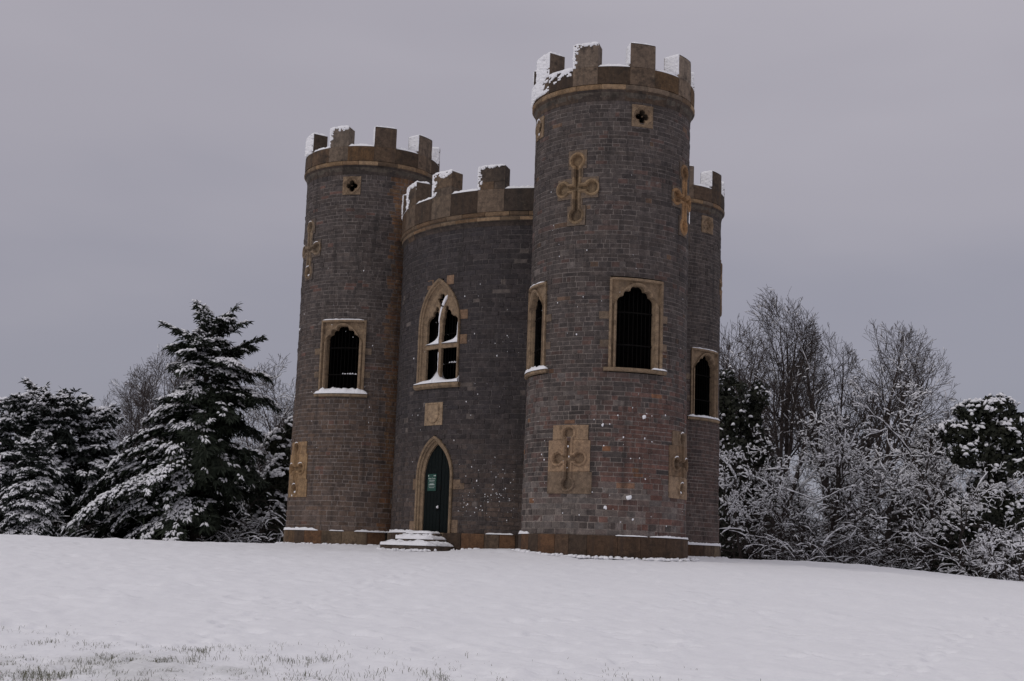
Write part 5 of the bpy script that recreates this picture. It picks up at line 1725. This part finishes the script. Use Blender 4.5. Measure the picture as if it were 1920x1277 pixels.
# sweeping lower boughs to the left, loaded with snow
for (hh, az, L, ri, dr, sf) in ((3.6, 3.0, 5.3, 0.20, 0.55, 1.25), (3.0, 3.3, 4.4, 0.25, 0.65, 1.25), (4.3, 3.25, 3.6, 0.25, 0.45, 1.2), (2.6, 3.6, 3.0, 0.35, 0.75, 1.2), (3.4, 3.9, 2.7, 0.35, 0.7, 1.2), (2.2, 3.1, 4.0, 0.2, 0.5, 1.1), (5.0, 3.2, 3.3, 0.22, 0.4, 1.2), (5.6, 3.0, 2.5, 0.2, 0.3, 1.1),
                              (1.9, 4.9, 1.9, 0.50, 0.75, 1.3), (1.8, 5.1, 1.6, 0.55, 0.8, 1.2), (9.2, 0.6, 1.0, 1.6, 0.2, 0.5), (9.3, 2.6, 0.8, 1.7, 0.2, 0.5), (8.9, 0.3, 1.3, 0.9, 0.2, 0.5), (9.0, 4.4, 1.1, 1.2, 0.2, 0.6), (7.9, 0.2, 2.2, 0.75, 0.15, 0.4), (8.6, 3.0, 2.1, 0.55, 0.05, 0.5), (7.7, 2.9, 1.7, 0.3, 0.2, 0.8), (7.6, 0.2, 2.6, 0.25, 0.3, 0.7), (8.4, 0.1, 1.8, 0.35, 0.2, 0.6), (6.8, 0.15, 3.0, 0.18, 0.35, 0.6)):
    bo.append((hh, az, L, ri, dr, sf))
big = bough_tree('conifer', 5, bo, 10.0, 0.26, (0, 0, 0), 'big ragged dark conifer with snow on its sweeping left boughs', 'tree', None, M_NEEDLE, 1.25,
                 leader=[[0, 0, 0], [-.02, 0, 2], [-.03, 0, 4], [-.02, 0, 6], [0.0, 0, 7.6], [0.1, 0, 8.8], [0.18, 0, 9.6]])
place(big, 366, 57, s=0.96)

# dark yews at the far left
def yew(seed, H, W, label, group, sp=1.3):
    rng = np.random.default_rng(seed)
    b = []
    h = 0.35
    while h < H * 0.96:
        t = h / H
        prof = W * (0.75 + 0.35 * math.sin(min(1, t * 1.6) * math.pi * 0.75)) * (1 - max(0, t - 0.45) / 0.55 * 0.82)
        for k in range(7 if t < 0.8 else 5):
            az = rng.uniform(0, 6.283)
            L = prof * rng.uniform(0.7, 1.12)
            left = max(0, -math.cos(az)); front = max(0, -math.sin(az))
            up_ = rng.uniform(0.2, 0.6) + (0.9 * max(0, t - 0.6))
            b.append((h, az, L, up_, rng.uniform(0.35, 0.75) * (1 - 0.6 * t) + 0.3 * front * (1 - t), (0.40 + 0.60 * left + 0.40 * front) * rng.uniform(0.4, 1.25)))
        h += rng.uniform(0.20, 0.32)
    for k in range(9):
        b.append((H * rng.uniform(0.66, 0.86), rng.uniform(0, 6.283), rng.uniform(0.9, 1.5), rng.uniform(1.0, 1.7), 0.15, rng.uniform(0.3, 0.9)))
    return bough_tree('yew_tree', seed, b, H, 0.16, (0, 0, 0), label, 'tree', group, M_YEW, sp, spray_step=0.17, wid=0.40, droop=0.35)
GRY = 'dark yews at the far left'
y1 = yew(51, 6.4, 1.75, 'dark yew with snowy plumes, cut by the left edge of the photo', GRY)
place(y1, 12, 59)
y2 = yew(52, 6.6, 1.7, 'dark yew with pointed snowy plumes, second from the left edge', GRY)
place(y2, 88, 60)
y3 = clone(y1, 'dark yew with snowy plumes beside the sweeping boughs of the big conifer'); place(y3, 160, 61, rz=2.2, s=0.98)
y4 = clone(y2, 'lower dark yew in front of the taller ones at the far left'); place(y4, 52, 55.5, rz=1.5, s=0.62)
y5 = clone(y1, 'low dark yew under the tips of the sweeping conifer boughs'); place(y5, 215, 62, rz=4.1, s=0.66)
y6 = clone(y2, 'dark yew filling the gap behind the big conifer trunk'); place(y6, 430, 64, rz=0.6, s=0.62)

# ivy clad trees and evergreen bushes: leaves in uneven lobes round stems
def leaf_lobes(name, seed, lobes, n, loc, label, cat, group, stem, snow_n, mat=None, leaf=0.11, lump=((0.07, 0.16), (0.06, 0.12), (0.04, 0.09))):
    rng = np.random.default_rng(seed)
    root = empty(name, loc, label, cat, group)
    vol = np.array([l[3] * l[4] for l in lobes]); pick = rng.choice(len(lobes), n, p=vol / vol.sum())
    Lb = np.array(lobes)[pick]
    d = rng.normal(0, 1, (n, 3)); d /= np.linalg.norm(d, axis=1, keepdims=True)
    rr = rng.uniform(0.45, 1.0, n) ** 0.55
    lump_ = 1 + 0.35 * vnoise(d[:, 0] * 2.5 + pick * 3.1, d[:, 2] * 2.5 + d[:, 1] * 1.7, seed)
    P = Lb[:, :3] + d * (rr * lump_)[:, None] * np.stack([Lb[:, 3], Lb[:, 3], Lb[:, 4]], 1)
    P[:, 2] = np.maximum(P[:, 2], 0.05)
    nrm = d + rng.normal(0, 0.6, (n, 3)); nrm /= np.linalg.norm(nrm, axis=1, keepdims=True)
    a = np.cross(nrm, rng.normal(0, 1, (n, 3))); a /= np.linalg.norm(a, axis=1, keepdims=True) + 1e-9
    b = np.cross(nrm, a)
    s = rng.uniform(0.6, 1.3, n)[:, None] * leaf
    V = np.stack([P - a * s, P + b * s * 0.6 + nrm * s * .15, P + a * s, P - b * s * 0.6 + nrm * s * .15], 1).reshape(-1, 3)
    V2, F2 = tube_arrays(stem, 6); np_mesh('trunk', V2, F2, M_BARK, root, True)
    np_mesh('leaves', V, np.arange(n * 4).reshape(n, 4), mat or M_IVY, root)['kind'] = 'stuff'
    if snow_n:
        up_ = (d[:, 2] > 0.05) & (rr * 1 > 0.86) | ((d[:, 0] < -0.45) & (rr > 0.93) & (d[:, 2] > -0.4))
        pat = vnoise(P[:, 0] * 2.2, P[:, 2] * 2.6 + P[:, 1], seed + 3)
        idx = np.where(up_ & (pat > -0.12))[0]
        idx = rng.permutation(idx)[:snow_n]
        D = rng.normal(0, 1, (len(idx), 3)); D[:, 2] = -np.abs(D[:, 2]) * 0.4; D /= np.linalg.norm(D, axis=1, keepdims=True)
        V, F = lumps(P[idx] + d[idx] * 0.04, D, rng, *lump)
        tri_fix('snow_load', V, F, M_SNOW, root)['kind'] = 'stuff'
    return root
def stem(*pts, r0=0.14, r1=0.04): return (np.array(pts, float), np.linspace(r0, r1, len(pts)))
GRI = 'ivy clad trunks beside the far right tower'
def ivy_column(seed, H, W, label, sn):
    rng = np.random.default_rng(seed)
    lob = []
    z = 0.5
    while z < H - 0.3:
        t = z / H
        w = W * (1.0 - 0.62 * t) * rng.uniform(0.75, 1.2)
        lob.append((rng.normal(0, 0.16), rng.normal(0, 0.16), z, w, rng.uniform(0.45, 0.75)))
        z += rng.uniform(0.3, 0.5)
    return leaf_lobes('ivy_clad_tree', seed, lob, 7500, (0, 0, 0), label, 'tree', GRI, [stem((0, 0, -.2), (0.05, 0, H * .5), (0, 0, H * .97)), stem((0, 0, H * .55), (-.5, 0, H * .8), (-.7, 0.1, H * 1.05), r0=.06, r1=.015)], sn)
i1 = ivy_column(61, 8.7, 1.25, 'dark ivy clad tree touching the right edge of the far right tower', 160)
place(i1, 1364, 63)
i2 = ivy_column(62, 8.5, 1.15, 'dark ivy clad tree, right one of the pair beside the far right tower', 260)
place(i2, 1412, 64)
# ivy crowned oak at the right
lob = [(-0.3, 0, 6.5, 0.8, 0.5), (0.55, 0.1, 6.75, 0.75, 0.45), (1.15, 0.1, 6.1, 0.85, 0.5), (-0.95, 0, 5.7, 0.8, 0.45), (0.3, 0, 5.6, 1.0, 0.6), (1.7, 0, 5.2, 0.8, 0.5), (-0.4, 0, 4.9, 1.0, 0.5), (0.7, 0, 4.5, 1.1, 0.55), (0.3, 0.3, 3.4, 0.9, 0.9), (-0.1, 0, 2.6, 1.3, 0.7), (1.2, 0.2, 2.5, 1.3, 0.9), (-1.1, 0, 1.9, 1.1, 0.8), (0.2, 0, 1.2, 1.7, 0.8), (1.9, 0, 1.4, 1.2, 1.0), (-0.8, -.3, 0.7, 1.2, .6), (2.5, .2, 2.9, 0.9, 0.8)]
io = leaf_lobes('ivy_crowned_tree', 63, lob, 17000, (0, 0, 0), 'dark ivy crowned tree with lumps of snow at the far right', 'tree', None, [stem((0.2, 0, -.2), (0.25, 0, 3), (0.1, 0, 6.8), r0=.25), stem((0.2, 0, 4), (1.2, 0, 5.6), (1.7, 0, 6.4), r0=.1), stem((0.2, 0, 5.0), (-0.3, 0, 6.0), (-0.5, 0, 6.6), r0=.08)], 1500, lump=((0.07, 0.17), (0.05, 0.11), (0.04, 0.08)))
place(io, 1850, 57, s=1.07)
# evergreen bushes
GRE = 'evergreen bushes along the wood edge'
lobb = [(0, 0, 1.0, 1.3, 1.0), (0.6, 0, 1.9, 0.9, 0.8), (-0.6, 0, 2.2, 0.85, 0.7), (0.1, 0, 2.9, 0.9, 0.7), (0.2, 0, 3.7, 0.6, 0.6), (-0.3, 0.1, 4.4, 0.5, 0.5), (0.35, 0, 4.9, 0.4, 0.45)]
e1 = leaf_lobes('evergreen_bush', 71, lobb, 7000, (0, 0, 0), 'snow topped evergreen bush against the left edge of the left tower', 'bush', GRE, [stem((0, 0, -.1), (0, 0, 2), (0.1, 0, 4.8), r0=.1)], 520)
place(e1, 522, 61, s=1.12)
spots = [(455, 66, 0.80, 'evergreen bush under the right side of the big conifer'), (560, 66, 1.0, 'evergreen bush mostly hidden behind the left tower'), (1352, 66, 0.9, 'evergreen bush behind the far right tower'), (1440, 70, 0.75, 'evergreen bush behind the snow plastered shrubs'),
         (1500, 66, 0.72, 'evergreen bush under the tallest bare tree'), (1590, 65, 0.70, 'evergreen bush under the leaning bare tree'), (1690, 65, 0.85, 'evergreen bush behind the wide thorn tree'), (1755, 62, 0.72, 'evergreen bush left of the ivy crowned tree'), (300, 66, 0.62, 'evergreen bush seen below the conifer boughs'), (385, 63, 0.55, 'evergreen bush behind the conifer trunk'), (1742, 68, 1.5, 'tall evergreen bush filling the gap between thorn tree and ivy crowned tree'), (1905, 57, 0.62, 'evergreen bush at the far right edge below the ivy crown')]
for i, (p, y, s, lab) in enumerate(spots):
    c = clone(e1, lab); place(c, p, y, rz=0.9 + 1.7 * i, s=s)

# ---- tangled undergrowth that nobody could count
def thicket(name, seed, n, p0, p1, y0, y1, hmax, L=(0.8, 2.2), snow=0.6, thick=0.016):
    rng = np.random.default_rng(seed)
    polys = []
    for i in range(n):
        y = rng.uniform(y0, y1); x = px(rng.uniform(p0, p1), y)
        z = rng.uniform(0, hmax) * rng.uniform(0.2, 1)
        a = rng.uniform(0, 6.283); el = rng.uniform(-0.1, 1.1)
        d = np.array([math.cos(a) * math.cos(el), math.sin(a) * math.cos(el) * .5, math.sin(el)])
        ln = rng.uniform(*L); m = 5
        p = np.array([x, y, z]); pts = [p.copy()]
        for k in range(m):
            d = unit(d + rng.normal(0, 0.16, 3) + np.array([0, 0, -0.10 - 0.05 * k]))
            p = p + d * ln / m
            pts.append(p.copy())
        pts = np.array(pts)
        polys.append((1, pts, np.linspace(0.013, 0.006, m + 1)))
        for q in range(2):
            j = rng.integers(1, m); dd = unit(d + rng.normal(0, 0.8, 3)); l2 = ln * rng.uniform(.2, .45)
            b = pts[j]
            polys.append((1, np.array([b, b + dd * l2 * .5 + rng.normal(0, .03, 3), b + dd * l2 + np.array([0, 0, -.05])]), np.array([.008, .007, .005])))
    gx = ground_z(np.array([p[0][0] for _, p, _ in polys]), np.array([p[0][1] for _, p, _ in polys]))
    polys = [(l, p + np.array([0, 0, g]), r) for (l, p, r), g in zip(polys, gx)]
    sn = snow_on(polys, rng, snow, thick, 0)
    V, F = tube_arrays([(p, r) for _, p, r in polys], 3)
    o = np_mesh(name, V, F, M_BRAMBLE); o['kind'] = 'stuff'
    V, F = tube_arrays(sn, 3)
    s = np_mesh('undergrowth_snow', V, F, M_SNOW, o, True); s['kind'] = 'stuff'
thicket('undergrowth', 81, 1500, 1400, 1860, 56, 66, 2.6, snow=0.26, thick=0.014)
thicket('undergrowth', 82, 700, 240, 560, 57, 66, 2.2, snow=0.45)
thicket('undergrowth', 83, 350, -30, 240, 57, 64, 1.2, snow=0.4)
thicket('undergrowth', 84, 500, 1780, 1960, 53, 60, 1.2, L=(.5, 1.4), snow=0.5)

# ------------------------------------------------------------------ grass poking through the thin snow
def grass():
    rng = np.random.default_rng(91)
    N = 420000
    y = rng.uniform(10.2, 19.5, N); x = rng.uniform(-0.42, 0.42, N) * y
    g = grass_amount(x, y)
    tuft = np.clip(fbm(x * 3.4, y * 2.2, 12, 4) + 0.26, 0, 1)
    base = np.clip((15.6 - y) / 4.5, 0, 1) * 0.06 * np.clip(1.0 - (x / y) * 2.6, 0.15, 1)
    keep = rng.random(N) < np.clip((g * 0.36 + base * 1.1) * tuft ** 2.0 * 2.4, 0, 0.6)
    x, y = x[keep], y[keep]; n = len(x)
    z = ground_z(x, y)
    h = rng.uniform(0.006, 0.034, n) * np.where(rng.random(n) < 0.10, 1.8, 1); w = rng.uniform(0.0014, 0.0030, n)
    a = rng.uniform(0, 6.283, n); ln = rng.uniform(0.4, 1.6, n)
    dx, dy = np.cos(a), np.sin(a)
    B = np.stack([x, y, z - 0.03], 1); pe = np.stack([-dy, dx, 0 * x], 1)
    d = np.stack([dx, dy, 0 * x], 1); Z = np.array([0, 0, 1.0])
    h = h + 0.03
    M_ = B + d * (h * ln * 0.35)[:, None] + Z * (h * 0.65)[:, None]
    T_ = B + d * (h * ln)[:, None] + Z * (h * (1.05 - 0.30 * ln))[:, None]
    V = np.stack([B - pe * w[:, None], B + pe * w[:, None], M_ + pe * (w * .8)[:, None], M_ - pe * (w * .8)[:, None], T_], 1).reshape(-1, 3)
    i = (np.arange(n) * 5)[:, None]
    Q = np.concatenate([i + np.array([[0, 1, 2, 3]]), i + np.array([[3, 2, 4, 4]])])
    o = tri_fix('grass_blades', V, Q, M_GRASS, None, False)
    o['kind'] = 'stuff'
    print('grass blades', n)
grass()

def plinth_foot():
    rng = np.random.default_rng(95)
    P = []
    for T, r, a, b, n in ((FT, 2.50, -75, 85, 150), (LT, 2.50, -95, 30, 110), (RT, 2.50, 30, 100, 60), (CT, 5.10, -30, -12, 30)):
        th = rng.uniform(a, b, n); rr = r + np.abs(rng.normal(0, 0.10, n))
        q = T.P(th, rr, 0.0); P.append(q)
    for sgn in np.linspace(-1.3, 1.3, 40):
        q = STO + DT_ * (sgn + rng.normal(0, .03)) + DN * (1.02 - max(0, abs(sgn) - 1.0) * 0.8 + abs(rng.normal(0, .08)))
        P.append(np.array([[q.x, q.y, 0]]))
    P = np.concatenate(P)
    P[:, 2] = ground_z(P[:, 0], P[:, 1]) + 0.01
    D = rng.normal(0, 1, P.shape); D[:, 2] = 0; D /= np.linalg.norm(D, axis=1, keepdims=True)
    V, F = lumps(P, D, rng, (0.04, 0.14), (0.03, 0.09), (0.02, 0.06))
    o = tri_fix('snow_crumbs', V, F, M_SNOW, None); o['kind'] = 'stuff'
    n = 900
    th = rng.uniform(-20, 88, n); q = FT.P(th, 2.47 + np.abs(rng.normal(0, .05, n)), 0.0)
    z = ground_z(q[:, 0], q[:, 1]); h = rng.uniform(.03, .11, n); a = rng.uniform(0, 6.28, n)
    B = np.stack([q[:, 0], q[:, 1], z - .02], 1); d = np.stack([np.cos(a), np.sin(a), 0 * a], 1); pe = np.stack([-d[:, 1], d[:, 0], 0 * a], 1) * 0.005
    V = np.stack([B - pe, B + pe, B + d * (h * .5)[:, None] + np.array([0, 0, 1.0]) * h[:, None]], 1).reshape(-1, 3)
    g = np_mesh('grass_fringe', V, np.arange(3 * n).reshape(n, 3), M_GRASS); g['kind'] = 'stuff'
plinth_foot()
